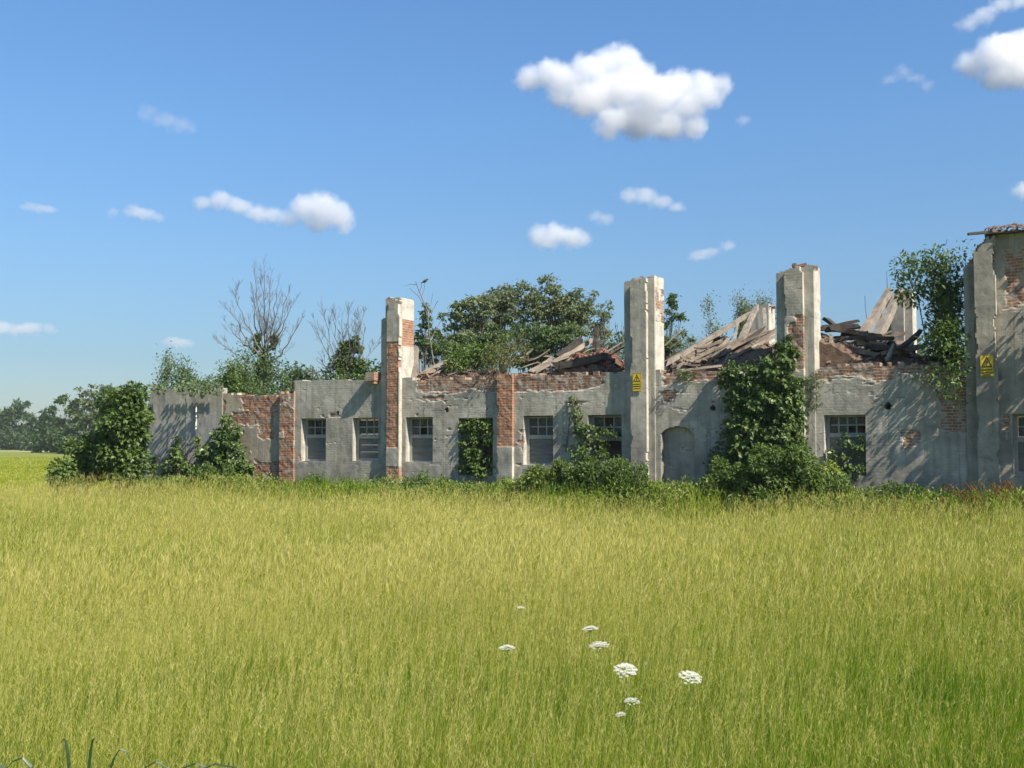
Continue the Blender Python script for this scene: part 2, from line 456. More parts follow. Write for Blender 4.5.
def window(parent, u0, u1, z0, z1, y=.2, cols=3, rows=2, split=.42, label=None, broken=(), board=True):
    w = u1 - u0; zt = z1 - (z1 - z0) * split
    f = MB(); b = .055
    f.box(u0, u0 + b + .03, y, y + .08, z0, z1); f.box(u1 - b, u1, y, y + .08, z0, z1)
    f.box(u0 + b + .03, u1 - b, y, y + .08, z1 - b, z1); f.box(u0 + b + .03, u1 - b, y, y + .08, z0, z0 + b)
    f.box(u0 + b + .03, u1 - b, y - .015, y + .07, zt - .06, zt + .05)
    a0, a1, c0, c1 = u0 + b + .03, u1 - b, zt + .05, z1 - b
    for k in range(1, cols): x = a0 + (a1 - a0) * k / cols; f.box(x - .017, x + .017, y + .02, y + .05, c0, c1)
    for k in range(1, rows):
        q = c0 + (c1 - c0) * k / rows
        for c in range(cols):
            f.box(a0 + (a1 - a0) * c / cols + .017, a0 + (a1 - a0) * (c + 1) / cols - .017, y + .02, y + .05, q - .016, q + .016)
    fr = f.obj('window', M_FRAME, parent)
    if label: fr['label'] = label
    p = MB()
    for c in range(cols):
        for r in range(rows):
            if (c, r) in broken: continue
            p.box(a0 + (a1 - a0) * c / cols + .014, a0 + (a1 - a0) * (c + 1) / cols - .014, y + .03, y + .036,
                  c0 + (c1 - c0) * r / rows + .014, c0 + (c1 - c0) * (r + 1) / rows - .014, jit=.003)
    if p.V: p.obj('pane', M_GLASS, fr)
    if board:
        q = MB(); nb = 3
        for k in range(nb):
            s0, s1 = z0 + b + (zt - .06 - z0 - b) * k / nb, z0 + b + (zt - .06 - z0 - b) * (k + 1) / nb
            q.box(a0 + .003, a1 - .003, y + .02 + rng.uniform(0, .008), y + .045, s0 + .004, s1 - .004)
        q.obj('shutter_board', M_BOARD, fr)
    return fr
for k, o in enumerate(OP):
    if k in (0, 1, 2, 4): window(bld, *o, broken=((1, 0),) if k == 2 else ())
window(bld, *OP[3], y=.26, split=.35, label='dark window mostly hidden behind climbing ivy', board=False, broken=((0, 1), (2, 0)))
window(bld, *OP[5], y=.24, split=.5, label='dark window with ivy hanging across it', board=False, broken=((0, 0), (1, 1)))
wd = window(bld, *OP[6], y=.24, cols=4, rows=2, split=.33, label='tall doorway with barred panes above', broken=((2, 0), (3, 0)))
# dark sheets stand in for the shade of the rooms behind open panes
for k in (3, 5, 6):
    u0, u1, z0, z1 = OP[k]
    bk = MB(); bk.box(u0 - .1, u1 + .1, .47, .52, 0, z1 + .12); bk.obj('room_shade_sheet', M_WOOD_SHADE, bld)

# --- pillars
PT = .66
def pillar(parent, name, x0, x1, top, yb=-.045, thick=PT, mask=None, mat=M_WALL, amp=.05, seed=1, zb=-.15, lab=None):
    u0, u1 = U(x0, yb), U(x1, yb)
    tp = prof(top, yb)
    zmax = max(F(x, y, yb)[1] for x, y in top) + .1
    g = lines(u0, u1, .03); z = lines(zb, zmax, .035)
    cu, cz = mids(g), mids(z)
    k = (cz[None, :] < (tp(cu) + rag(cu, amp, 3.0, seed, .06))[:, None])
    for e, q in ((0, 1), (-1, -2)):                       # chipped arrises
        ch = fbm(cz * 2.3, cz * 0 + seed, 200 + seed + e, 4)
        lim = .64 if thick < .2 else .95
        k[e] &= ch < lim
        k[q] &= ch < lim + .09
    o = slab(name, g, z, k, yb, thick, mask or boxmask([]), mat, parent, nseg=6)
    if lab: o['label'] = lab
    return o
zz = lambda py, px, yb: Z(px, py, yb)
# first: brick face low, brick side high
u_r = U(400.5, -.045)
def mask1(u, y, z):
    side = (u > u_r - .02) & (y > 0.02)
    m = np.where(side & (z > zz(346, 400, 0)) & (z < zz(319, 400, 0)), .85, 0.0)
    return np.clip(m + (fbm((u + y) * 4, z * 4, 31, 4) - .5) * .9, 0, 1)
pillar(bld, 'pillar', 381, 400.5, [(381, 319), (385.6, 318.5), (386, 300), (388.5, 297.5), (401, 298)], mat=M_RED, mask=mask1, seed=3, lab='first tall pillar, brick showing on its sunny side')
def mask1b(u, y, z):
    m = np.where((z > zz(448, 392, -.2)) & (z < zz(342, 392, -.2)) & (u < U(397.6, -.2)), .9, .0)
    m = np.where((z < zz(466, 392, -.2)), .55, m)
    return np.clip(m + (fbm((u + y) * 4, z * 4, 33, 4) - .5) * .7, 0, 1)
pillar(bld, 'pilaster', 386.5, 399, [(386, 302), (389, 299.5), (400, 300)], yb=-.2, thick=-.043, mat=M_RED, mask=mask1b, seed=5, lab='pilaster with a long strip of bare red brick')
# second: low brick pilaster, level with the wall top
pillar(bld, 'pilaster', 497, 512.2, [(497, 374), (513, 374)], yb=-.13, thick=-.018, mat=M_RED, mask=allbrick(12, .5, ((-1, zz(447, 505, -.13), .1),)), seed=7, lab='low brick pilaster ending at the wall top')
# third, with the warning sign
u3 = U(655.3, -.045)
def mask3(u, y, z):
    side = (u > u3 - .02) & (y > 0.02)
    m = np.where(side & (z > zz(322, 655, 0)) & (z < zz(286, 655, 0)), .62, 0.0)
    return np.clip(m + (fbm((u + y) * 4.5, z * 4.5, 41, 4) - .5) * 1.1, 0, 1)
pillar(bld, 'pillar', 625, 655.3, [(625, 282), (631, 280), (634, 278), (647, 276), (656, 275.5)], mask=mask3, seed=9, amp=.08, lab='second tall pillar, widest, with patched render on its sunny side')
pillar(bld, 'pilaster', 631, 646.8, [(631, 281), (634, 280), (647, 277.5)], yb=-.2, thick=-.043, mask=boxmask([]), seed=11, lab='plain pilaster carrying the small warning sign')
# fourth, over the ivy
pillar(bld, 'pillar', 778, 815.6, [(778, 272.5), (785, 271), (792, 267), (806, 263.5), (816, 262.5)], seed=14, amp=.1, lab='third tall pillar rising above the ivy')
pillar(bld, 'pilaster', 786, 804.5, [(786, 272), (792, 268.5), (805, 265)], yb=-.2, thick=-.043, mask=boxmask([pxbox(786, 329, 806, 364, .85, -.2), pxbox(788, 316, 800, 331, .45, -.2)], amp=.3), seed=15, lab='pilaster with a square of bare brick above the ivy')
# two piers of the rear row
YR = 6.6
pillar(bld, 'rear_pillar', 752, 770, [(752, 311), (762, 305), (772, 304)], yb=YR, thick=YR + .75, seed=17, amp=.12, zb=0, lab='rear pillar behind the fallen rafters')
pillar(bld, 'rear_pillar', 888, 914.5, [(888, 300), (898, 290), (906, 289), (915, 291)], yb=YR, thick=YR + .75, seed=19, amp=.12, zb=0, lab='rear pillar behind the two fallen beams')
pillar(bld, 'rear_pilaster', 893, 906, [(893, 300), (898, 293), (906, 291)], yb=YR - .13, thick=YR - .003, seed=19, amp=.05, zb=0)
# rear wall and end walls of the shell
gu2 = lines(UL, UR + 3, .12); gz2 = lines(-.15, 2.9, .12)
slab('rear_wall', gu2, gz2, (mids(gz2)[None, :] < (2.4 + rag(mids(gu2), .5, .6, 44, .12))[:, None]), YR + .05, YR + .45, boxmask([(UL, UR, 1.9, 2.9, .7)]), M_WALL, bld, nseg=1)
for q0, q1 in ((UL, 3.0), (U(640), 2.9)):
    ew = MB(); ew.box(q0, q0 + .4, .43, YR + .04, -.1, q1); ew.obj('cross_wall', M_BRICKW, bld)

# corbel: broken brick beam end on the wall by the first pillar
cb = MB()
c0, c1 = F(366, 381, -.28), F(374.5, 371.5, -.28)
cb.box(c0[0], c1[0], -.30, .2, c0[1], c1[1], jit=.02); cb.box(c0[0] + .02, c1[0] - .03, -.27, .1, c0[1] - .07, c0[1] - .002, jit=.015)
me = cb.me('broken_corbel'); at = me.attributes.new('brick', 'FLOAT', 'POINT'); at.data.foreach_set('value', np.full(len(me.vertices), .75, np.float32))
link('broken_corbel', me, M_BRICKW, bld)

# --- the taller wing on the right
wing = empty('taller_wing', tuple(P0), -TH)
tag(wing, 'taller grey wing at the right edge, broken clay tiles along its crumbling top', 'building')
WL, WR = U(967), U(1190)
wtop = prof([(960, 268), (967, 262), (972, 256), (977, 246), (983, 243), (986, 236), (992, 232.5), (1030, 231), (1200, 226)])
W8 = (U(1013), U(1046), max(Z(1013, 474), .3), Z(1013, 414))
g = lines(WL, WR, .03, W8[:2]); z = lines(-.15, Z(1190, 222) + .05, .03, W8[2:])
CU, CZ = np.meshgrid(mids(g), mids(z), indexing='ij')
k = CZ < (wtop(mids(g)) + rag(mids(g), .12, 3, 51, .07) * (mids(g) < U(995)))[:, None]
k &= ~((CU > W8[0]) & (CU < W8[1]) & (CZ > W8[2]) & (CZ < W8[3]))
slab('front_wall', g, z, k, lambda u, z: -.045 + .012 * (fbm(u * .8, z * .8, 23, 3) - .5), .62,
     boxmask([pxbox(1008, 255, 1060, 300, .75), pxbox(964, 232, 990, 262, .62), pxbox(1003, 416, 1007, 440, .4)], amp=.4), M_WALL2, wing)
pillar(wing, 'pilaster', 977.3, 998.6, [(977, 250), (984, 243), (987, 237), (999, 233)], yb=-.23, thick=-.06, mat=M_WALL2, seed=52, amp=.12, lab='plain pilaster carrying the larger warning sign')
window(wing, *W8, y=.2, cols=3, rows=2, label='barred window cut by the photo edge')
ew = MB(); ew.box(WL, WL + .4, .63, YR, -.1, 3.6); ew.box(WR - .4, WR, .63, YR, -.1, 5.4); ew.box(WL + .41, WR - .41, YR - .4, YR, -.1, 4.5)
ew.obj('side_wall', M_WALL2, wing)
M_TILE = simple_material('old_clay_tile', (.06, .045, .038), (.17, .125, .095), 5, (1, 1, 1), .9, .4, .01)
rf = MB()
for r in range(4):
    for c in range(34):
        u = U(992) + c * .17 + rng.uniform(-.03, .03); y0 = -.36 + r * .36 + rng.uniform(-.05, .05)
        if u > WR or (c < 3 and r in (0, 2)): continue
        zt = float(wtop(min(max(u, U(992)), WR))) + .0 + r * .075 + rng.uniform(-.03, .03)
        th = np.linspace(0, math.pi, 6); rr = .085
        ring = lambda y, z, q: [[u + q * math.cos(a), y, z + q * .75 * math.sin(a)] for a in th]
        V = ring(y0, zt, rr) + ring(y0 + .42, zt + .10, rr) + ring(y0, zt, rr - .018) + ring(y0 + .42, zt + .10, rr - .018)
        rf.add(V, [(i, i + 1, i + 7, i + 6) for i in range(5)] + [(i + 12, i + 18, i + 19, i + 13) for i in range(5)] + [(i, i + 12, i + 13, i + 1) for i in range(5)])
rf.obj('tiled_roof', M_TILE, wing)
dk = MB(); dk.box(U(990), WR, -.30, 2.3, float(wtop(U(1000))) - .07, float(wtop(U(1000))) - .04); 
dk.obj('roof_boarding', M_WOOD_SHADE, wing)

# --- yard wall on the left: battered grey wall, brick wall, brick pier
yard = empty('yard_wall', tuple(P0), -TH)
tag(yard, 'lower yard wall at the left end, streaked grey render turning to bare brick', 'wall')
YO = .04
a0, a1 = U(130, YO), U(222.5, YO)
lt = prof([(130, 389), (150, 388.5), (185, 387.5), (222, 388)], YO)
eb = prof([(120, 388), (124, 478)], YO)
e_top, e_bot = F(151, 389, YO), F(133, 474, YO)
g = lines(a0, a1, .035); z = lines(-.15, 3.9, .035)
CU, CZ = np.meshgrid(mids(g), mids(z), indexing='ij')
edge = e_bot[0] + (e_top[0] - e_bot[0]) * np.clip((CZ - e_bot[1]) / (e_top[1] - e_bot[1]), -.3, 1.2) + (fbm(CZ * 2.2, CZ * 0, 61, 3) - .5) * .22
k = (CZ < (lt(mids(g)) + rag(mids(g), .05, 1.4, 62, .07))[:, None]) & (CU > edge)
ujoin = U(185.5, YO)
slab('grey_wall', g, z, k, lit_lime=0.0, yf=lambda u, z: YO + np.where(u < ujoin, .012, .0) + .02 * (fbm(u, z, 65, 3) - .5), thick=.25, mask_fn=boxmask([]), mat=M_YARD, parent=yard)
M_PALE_TUBE = simple_material('pale_tube_finish', (.42, .41, .37), (.52, .5, .46), 4, rough=.5, bump=.05)
pp = MB(); pu, pz1 = F(196.3, 405, YO - .06); _, pz0 = F(196.3, 430, YO - .06)  # pale upright tube, bent in at the top
pp.tube([(pu, YO - .06, pz0), (pu, YO - .06, pz1 - .02), (pu, YO + .02, pz1)], .026, 8)
pp.obj('pale_tube', M_PALE_TUBE, yard, smooth=True)
g = lines(a1 + .005, U(281, .05), .03); z = lines(-.15, 3.7, .035)
bt_ = prof([(220, 393), (235, 392.5), (262, 393.5), (281, 392)], .1)
k = mids(z)[None, :] < (bt_(mids(g)) + rag(mids(g), .14, 2.2, 71, .075))[:, None]
slab('brick_wall', g, z, k, .05, .42, boxmask([pxbox(246, 392, 282, 410, .66, .1), pxbox(236, 414, 274, 424, .66, .1), pxbox(262, 410, 276, 438, .6, .1), pxbox(222, 398, 226, 430, .5, .1), pxbox(258, 462, 282, 476, .6, .1)], amp=.45), M_BRICKW, yard)
pillar(yard, 'brick_pier', 279.5, 293.6, [(279, 391.5), (294, 391)], yb=-.08, thick=.45, mask=allbrick(77, .20), mat=M_BRICKW, seed=78, amp=.08)
tag(yard, None)

# ------------------------------------------------------------------ warning signs
def flat_mat(name, col, rough=.5):
    return simple_material(name, tuple(c * .85 for c in col), col, 5, rough=rough, bump=.05, spec=.4)
M_YEL, M_BLK = simple_material('sign_yellow', (.52, .36, .045), (.74, .51, .04), 9, rough=.6, bump=.05, lo=.42, hi=.58), flat_mat('sign_black', (.03, .026, .012))
def sign(x0, y0, x1, y1, yb, label, bars, tri):
    u0, z1 = F(x0, y0, yb); u1, z0 = F(x1, y1, yb)
    w, h = u1 - u0, z1 - z0
    r = empty('warning_sign', tuple(L2W(u0 + w / 2, yb, z0)), -TH); tag(r, label, 'sign')
    b = MB(); b.box(-w / 2, w / 2, 0, .012, 0, h); b.obj('sign_board', M_YEL, r)
    s = MB(); y = -.003
    def poly(pts):
        V = [[p[0], y, p[1]] for p in pts] + [[p[0], .0005, p[1]] for p in pts]
        n = len(pts)
        s.add(V, [(i, (i + 1) % n, n + (i + 1) % n, n + i) for i in range(n)] + ([(0, 1, 2, 3)] if n == 4 else []), [(0, 1, 2)] if n == 3 else [])
    zt, zb, hw = h * .93, h * tri, w * .40
    A, B, C = np.array([0, zt]), np.array([-hw, zb]), np.array([hw, zb])
    G = (A + B + C) / 3; t = .70
    a, bb, c = G + (A - G) * t, G + (B - G) * t, G + (C - G) * t
    for p in ((A, B, bb, a), (B, C, c, bb), (C, A, a, c)): poly(p)
    s.obj('triangle_symbol', M_BLK, r)
    e = MB(); s = e
    hh = a[1] - bb[1]; e0 = bb[1]
    poly([(-w * .028, e0 + hh * .24), (w * .028, e0 + hh * .24), (w * .055, e0 + hh * .72), (-w * .055, e0 + hh * .72)])
    poly([(-w * .04, e0 + hh * .05), (w * .04, e0 + hh * .05), (w * .04, e0 + hh * .17), (-w * .04, e0 + hh * .17)])
    e.obj('exclamation_mark', M_BLK, r)
    for (q, ww, th) in bars:
        l = MB(); s = l
        zc = h * q; x = -w * ww / 2
        while x < w * ww / 2 - w * .03:       # small separate letter strokes, too fine to read
            lw = w * rng.uniform(.035, .06)
            poly([(x, zc - h * th), (x + lw, zc - h * th), (x + lw, zc + h * th), (x, zc + h * th)]); x += lw + w * .018
        l.obj('text_line', M_BLK, r)
    f = MB(); y = -.002
    for (qa, qb, qc, qd) in ((-w / 2 + .006, w / 2 - .006, .006, .014), (-w / 2 + .006, w / 2 - .006, h - .014, h - .006)):
        s = f; poly([(qa, qc), (qb, qc), (qb, qd), (qa, qd)])
    for sg in (-1, 1):
        x = sg * (w / 2 - .010); poly([(x - .004, .015), (x + .004, .015), (x + .004, h - .015), (x - .004, h - .015)])
    f.obj('border_line', M_BLK, r)
    return r
sign(632.2, 373, 641.5, 391.5, -.25, 'small yellow warning sign on the pillar left of the arched niche', ((.40, .8, .026), (.28, .8, .026), (.16, .7, .02)), .52)
sign(979.6, 355, 994.2, 376.3, -.28, 'larger yellow warning sign with black triangle on the far right pilaster', ((.30, .82, .03), (.17, .82, .03), (.075, .6, .02)), .42)
# ------------------------------------------------------------------ fallen roof timbers and rubble
M_RUB = simple_material('roof_rubble', (.055, .043, .034), (.20, .13, .09), 5, (1, 1, 1), .95, .9, .05)
M_WPALE = simple_material('weathered_timber', (.125, .105, .083), (.31, .272, .215), 3.5, (1, 1, 1), .9, .5, .008)
M_WMID = simple_material('brown_timber', (.10, .08, .06), (.25, .20, .155), 3.5, (1, 1, 1), .9, .5, .008)
M_WDARK = simple_material('dark_shade_timber', (.028, .024, .02), (.085, .072, .06), 3.5, (1, 1, 1), .9, .5, .008)
M_BRKRED = simple_material('broken_red_brick', (.13, .06, .04), (.27, .14, .10), 6, rough=.95, bump=.5)
M_BRK = simple_material('broken_brick', (.085, .058, .044), (.23, .155, .12), 6, rough=.95, bump=.5)
M_CONC = simple_material('old_concrete', (.15, .13, .105), (.29, .255, .21), 3.5, rough=.95, bump=.6)

class Shift:
    pass
def beam_mesh(a, b, w, h, wob=.03, seg=8, taper=1.0):
    taper = rng.uniform(.62, 1.0)
    """a sawn timber from a to b (local), a little bent, ends broken"""
    a, b = np.asarray(a, float), np.asarray(b, float)
    d = b - a; L = np.linalg.norm(d); d /= L
    s = np.cross(d, [0, 0, 1.0]); s /= np.linalg.norm(s) + 1e-9
    n = np.cross(s, d)
    wob = wob * 1.4 * min(1.0, L / 2.2)
    bend, bs = rng.normal(0, wob), rng.normal(0, wob)
    tw = rng.normal(0, .25)
    V = []
    for i in range(seg + 1):
        t = i / seg
        c = a + d * L * t + n * bend * math.sin(math.pi * t) + s * bs * math.sin(math.pi * t)
        an = tw * t + .15
        sa, na = s * math.cos(an) + n * math.sin(an), n * math.cos(an) - s * math.sin(an)
        k = 1 + (taper - 1) * t
        for (p, q) in ((-1, -1), (1, -1), (1, 1), (-1, 1)):
            e = d * (rng.uniform(-.16, .16) * min(1, L / 2) if i in (0, seg) else 0)
            V.append(c + sa * p * w / 2 * k * rng.uniform(.74, 1.1) + na * q * h / 2 * k * rng.uniform(.74, 1.1) + e)
    Q = [(i * 4 + j, i * 4 + (j + 1) % 4, i * 4 + 4 + (j + 1) % 4, i * 4 + 4 + j) for i in range(seg) for j in range(4)] + [(3, 2, 1, 0), tuple(seg * 4 + j for j in range(4))]
    return np.array(V), Q

def place_beam(name, A, B, w, h, mat, label, cat, group=None, wob=.03):
    """A, B: (px, py, yb) ends"""
    pa, pb = (L2W(*(lambda f: (f[0], e[2], f[1]))(F(e[0], e[1], e[2]))) for e in (A, B))
    mid = (pa + pb) / 2
    V, Q = beam_mesh(pa - mid, pb - mid, w, h, wob)
    o = link(name, np_mesh(name, V, Q), mat, None, mid)
    tag(o, label, cat, group)
    return o

def mound(label, contour, yc, y1, seed, mat=M_RUB):
    """rubble heap behind the front wall; its ridge follows CONTOUR (picture points) at depth yc"""
    pr = prof(contour, yc)
    ua, ub = F(contour[0][0], contour[0][1], yc)[0], F(contour[-1][0], contour[-1][1], yc)[0]
    nu, ny = int((ub - ua) / .07), int((y1 - .46) / .09)
    u = np.linspace(ua, ub, nu); y = np.linspace(.46, y1, ny)
    UU, YY = np.meshgrid(u, y, indexing='ij')
    ridge = pr(UU)
    z = ridge - np.where(YY < yc, (yc - YY) * .36, (YY - yc) * .40)
    z = z + (fbm(UU * 1.6, YY * 1.6, seed, 3) - .68) * .42 + (fbm(UU * 6, YY * 6, seed + 3, 3) - .5) * .22
    V = np.stack([UU, YY, z], -1).reshape(-1, 3)
    i, j = np.meshgrid(np.arange(nu - 1), np.arange(ny - 1), indexing='ij')
    q = np.stack([i * ny + j, (i + 1) * ny + j, (i + 1) * ny + j + 1, i * ny + j + 1], -1).reshape(-1, 4)
    # skirt down to the ground so that the heap is solid
    n = len(V); ring = np.concatenate([np.arange(ny), np.arange(1, nu) * ny + ny - 1, (nu - 1) * ny + np.arange(ny - 2, -1, -1), np.arange(nu - 2, 0, -1) * ny])
    W = V[ring].copy(); W[:, 2] = 0.0
    m = len(ring); r2 = np.roll(np.arange(m), -1)
    q2 = np.stack([ring, ring[r2], n + r2, n + np.arange(m)], -1)
    V = np.concatenate([V, W]); Q = np.concatenate([q, q2])
    c = L2W(0, 0, 0)
    o = link('rubble_heap', np_mesh('rubble_heap', V, Q, smooth=False), mat)
    o.location = tuple(P0); o.rotation_euler = (0, 0, -TH)
    tag(o, label, 'rubble', None, 'stuff')
    return pr, z, u, y

HEAP = {}
HEAP['a'] = mound('low heap of roof rubble behind the wall between the first pillar and the low brick pilaster', [(413, 374), (430, 371), (455, 369), (480, 370), (499, 370)], 1.3, 4.2, 101)
HEAP['b'] = mound('roof rubble heap left of the pillar with the small sign', [(500, 371), (530, 371), (556, 366), (575, 358), (592, 353), (608, 353), (624, 362)], 1.5, 4.5, 104)
HEAP['c'] = mound('big slope of roof rubble rising to the ivy-covered pillar', [(662, 368), (690, 362), (720, 352), (745, 347), (762, 342), (778, 338)], 1.6, 5.0, 107)
HEAP['d'] = mound('dark roof rubble under the two leaning beams', [(817, 333), (828, 332), (845, 334), (856, 342), (868, 350), (885, 352), (905, 352), (930, 354), (966, 356)], 1.5, 5.0, 110)

def chunks(label, x0, x1, yb0, yb1, key, n, smax=.2, mat=M_BRK):
    """broken bricks and tiles lying on the heap: nobody could count them"""
    pr, z, u, y = HEAP[key]
    b = MB()
    for k in range(n):
        px, yb = rng.uniform(x0, x1), rng.uniform(yb0, yb1)
        uu = U(px, yb, 360)
        i, j = np.clip(np.searchsorted(u, uu), 0, len(u) - 1), np.clip(np.searchsorted(y, yb), 0, len(y) - 1)
        s = rng.uniform(.05, smax) * .6
        q = rng.normal(size=3); q[2] *= .4; q /= np.linalg.norm(q)
        t = np.cross(q, rng.normal(size=3)); t /= np.linalg.norm(t); w = np.cross(q, t)
        b.obox(L2W(uu, yb, z[i, j] + s * .4) - P0, q * s, t * s * .55, w * s * .35)
    o = b.obj('brick_rubble', mat, None, loc=tuple(P0)); tag(o, label, 'rubble', None, 'stuff')
chunks('scattered broken bricks left of the low brick pilaster', 414, 498, .5, 2.2, 'a', 110, .16)
chunks('heap of broken red bricks and tiles just left of the pillar with the small sign', 572, 624, .5, 2.6, 'b', 300, .19, M_BRKRED)
chunks('loose broken tiles on the big slope of rubble', 664, 778, .6, 3.0, 'c', 70, .14)
chunks('loose broken tiles in the dark bay under the two beams', 820, 960, .6, 3.0, 'd', 70, .14)
# one single lot of bricks capping the crumbled pillars
def caps(x0, x1, y, yb, n, label):
    b = MB()
    for k in range(n):
        px = rng.uniform(x0, x1); uu, zt = F(px, y + rng.uniform(-1, 2), yb)
        q = np.array([rng.uniform(-1, 1), rng.uniform(-1, 1), rng.uniform(-.2, .2)]); q /= np.linalg.norm(q)
        t = np.cross(q, [0, 0, 1.0]); t /= np.linalg.norm(t); w = np.cross(q, t)
        s = rng.uniform(.05, .12)
        b.obox(L2W(uu, yb + rng.uniform(0, .45), zt - .03) - P0, q * s, t * s * .5, w * s * .32)
    tag(b.obj('brick_rubble', M_BRK, None, loc=tuple(P0)), label, 'rubble', None, 'stuff')
caps(792, 814, 264, 0, 16, 'loose bricks on the broken top of the pillar above the ivy')
caps(634, 654, 277.5, 0, 8, 'loose bricks on top of the pillar with the small sign')
caps(755, 770, 306, YR, 14, 'loose red bricks on the rear pillar behind the rafters')
caps(893, 912, 291, YR, 14, 'loose bricks on the rear pillar behind the two beams')
caps(988, 1022, 231, 0, 40, 'broken tiles and bricks heaped along the top of the taller wing')

# bay between first pillar and low pilaster
place_beam('broken_slab', (411, 377, .55), (414, 346, .95), .42, .14, M_CONC, 'grey broken slab leaning against the back of the first pillar', 'slab', wob=.01)
place_beam('roof_beam', (424, 372, .7), (457, 357, 1.6), .10, .10, M_WPALE, 'thin pale beam slanting up from rubble right of first pillar', 'beam')
place_beam('roof_beam', (421, 373, .6), (445, 369, 1.2), .12, .10, M_WMID, 'short brown beam lying low beside the leaning slab', 'beam')
place_beam('roof_beam', (463, 373, .6), (492, 352, 1.6), .11, .10, M_WDARK, 'dark beam slanting up behind the shrub on the wall', 'beam')
# bay left of third pillar
SPEC_B = [((531, 371, .6), (592, 340, 2.3), .15, .15, M_WPALE, 'long pale beam slanting up to the dark post'),
          ((535, 373, .55), (570, 356, 1.2), .09, .08, M_WPALE, 'pale lath just below the long slanting beam'),
          ((540, 366, 1.0), (552, 358, 1.4), .12, .12, M_WPALE, 'short pale timber end poking up left of the long slanting beam'),
          ((556, 374, .55), (577, 354, 1.5), .10, .10, M_WMID, 'brown rafter crossing under the long slanting beam'),
          ((556, 356, 1.8), (580, 340, 2.6), .30, .10, M_WDARK, 'dark plank behind the long slanting beam'),
          ((595, 352, 1.8), (597, 327, 2.0), .17, .15, M_WDARK, 'dark upright post stub in the brick heap'),
          ((556, 367, .55), (607, 356, .6), .32, .24, M_WDARK, 'thick charred beam lying along the wall top'),
          ((551, 374, .5), (553, 364, .7), .08, .08, M_WPALE, 'small upright stick on the wall top')]
for a, b, w, h, m, l in SPEC_B: place_beam('roof_beam', a, b, w, h, m, l, 'beam')
# big slope between third and fourth pillar
SPEC_C = [((664, 364, .7), (752, 312, 4.6), .16, .14, M_WPALE, 'longest pale rafter of the big slope, reaching the rear pillar'),
          ((741, 341, 2.6), (757, 307, 4.8), .18, .14, M_WPALE, 'thick pale beam leaning steeply on the rear pillar'),
          ((763, 338, 2.8), (764, 310, 5.6), .13, .12, M_WPALE, 'upright grey timber against the rear pillar'),
          ((725, 363, .65), (738, 322, 2.9), .07, .06, M_WPALE, 'thin lath standing steeply across the rafters'),
          ((684, 371, -.06), (722, 366, .3), .10, .07, M_WPALE, 'loose pale board lying on the wall edge beside the ivy'),
          ((733, 356, 1.2), (776, 330, 2.2), .22, .12, M_WMID, 'brown curved timber running into the ivy'),
          ((706, 342, 3.2), (726, 338, 3.6), .34, .10, M_WDARK, 'dark boards sticking out level above the slope'),
          ((708, 346, 3.0), (722, 343, 3.4), .30, .08, M_WDARK, 'lower dark board sticking out above the slope')]
for a, b, w, h, m, l in SPEC_C: place_beam('roof_beam', a, b, w, h, m, l, 'beam')
G_C = 'fallen rafters on the slope of roof rubble'
for k in range(30):
    t = (k % 17) / 16
    x0 = 668 + 62 * t + rng.uniform(-5, 5); y0 = 368 - 12 * t + rng.uniform(-3, 2)
    L = rng.uniform(26, 52); sl = rng.uniform(.42, .66)
    yb0 = .6 + 1.2 * rng.random()
    place_beam('rafter', (x0, y0, yb0), (x0 + L, y0 - L * sl, yb0 + 1.0 + rng.random()), rng.uniform(.07, .13), rng.uniform(.06, .11), (M_WPALE, M_WMID, M_WPALE, M_WMID, M_WDARK)[k % 5],
               'weathered rafter lying aslant in the heap left of the ivy-covered pillar', 'rafter', G_C, wob=.06)
# smaller timbers and laths strewn along the wall top
for key, x0_, x1_, y0_, y1_, n_, lb_, gp_ in (('a', 416, 492, 364, 375, 16, 'broken lath lying in the low rubble between the first pillar and the shrub', 'broken laths left of the low brick pilaster'),
                                        ('b', 516, 618, 352, 372, 22, 'broken lath lying in the rubble left of the pillar with the small sign', 'broken laths right of the low brick pilaster'),
                                        ('c', 664, 775, 340, 368, 18, 'broken lath lying crosswise on the big slope of rubble', 'broken laths on the big slope of rubble'),
                                        ('d', 822, 930, 346, 362, 14, 'broken lath lying on the wall top in front of the dark timbers', 'broken laths in the shaded bay')):
    for k in range(n_):
        x = rng.uniform(x0_, x1_); y = rng.uniform(y0_, y1_); L = rng.uniform(9, 30); a = rng.uniform(-.35, .75) if key != 'c' else rng.uniform(-.6, .9); yb = .5 + (y1_ - y) / (y1_ - y0_ + 1) * 1.1
        place_beam('broken_lath', (x, y, yb), (x + L * math.cos(a), y - L * math.sin(a), yb + rng.uniform(-.1, .8)), rng.uniform(.04, .10), rng.uniform(.03, .07), (M_WPALE, M_WMID, M_WMID, M_WDARK)[k % 4], lb_, 'lath', gp_, wob=.07)
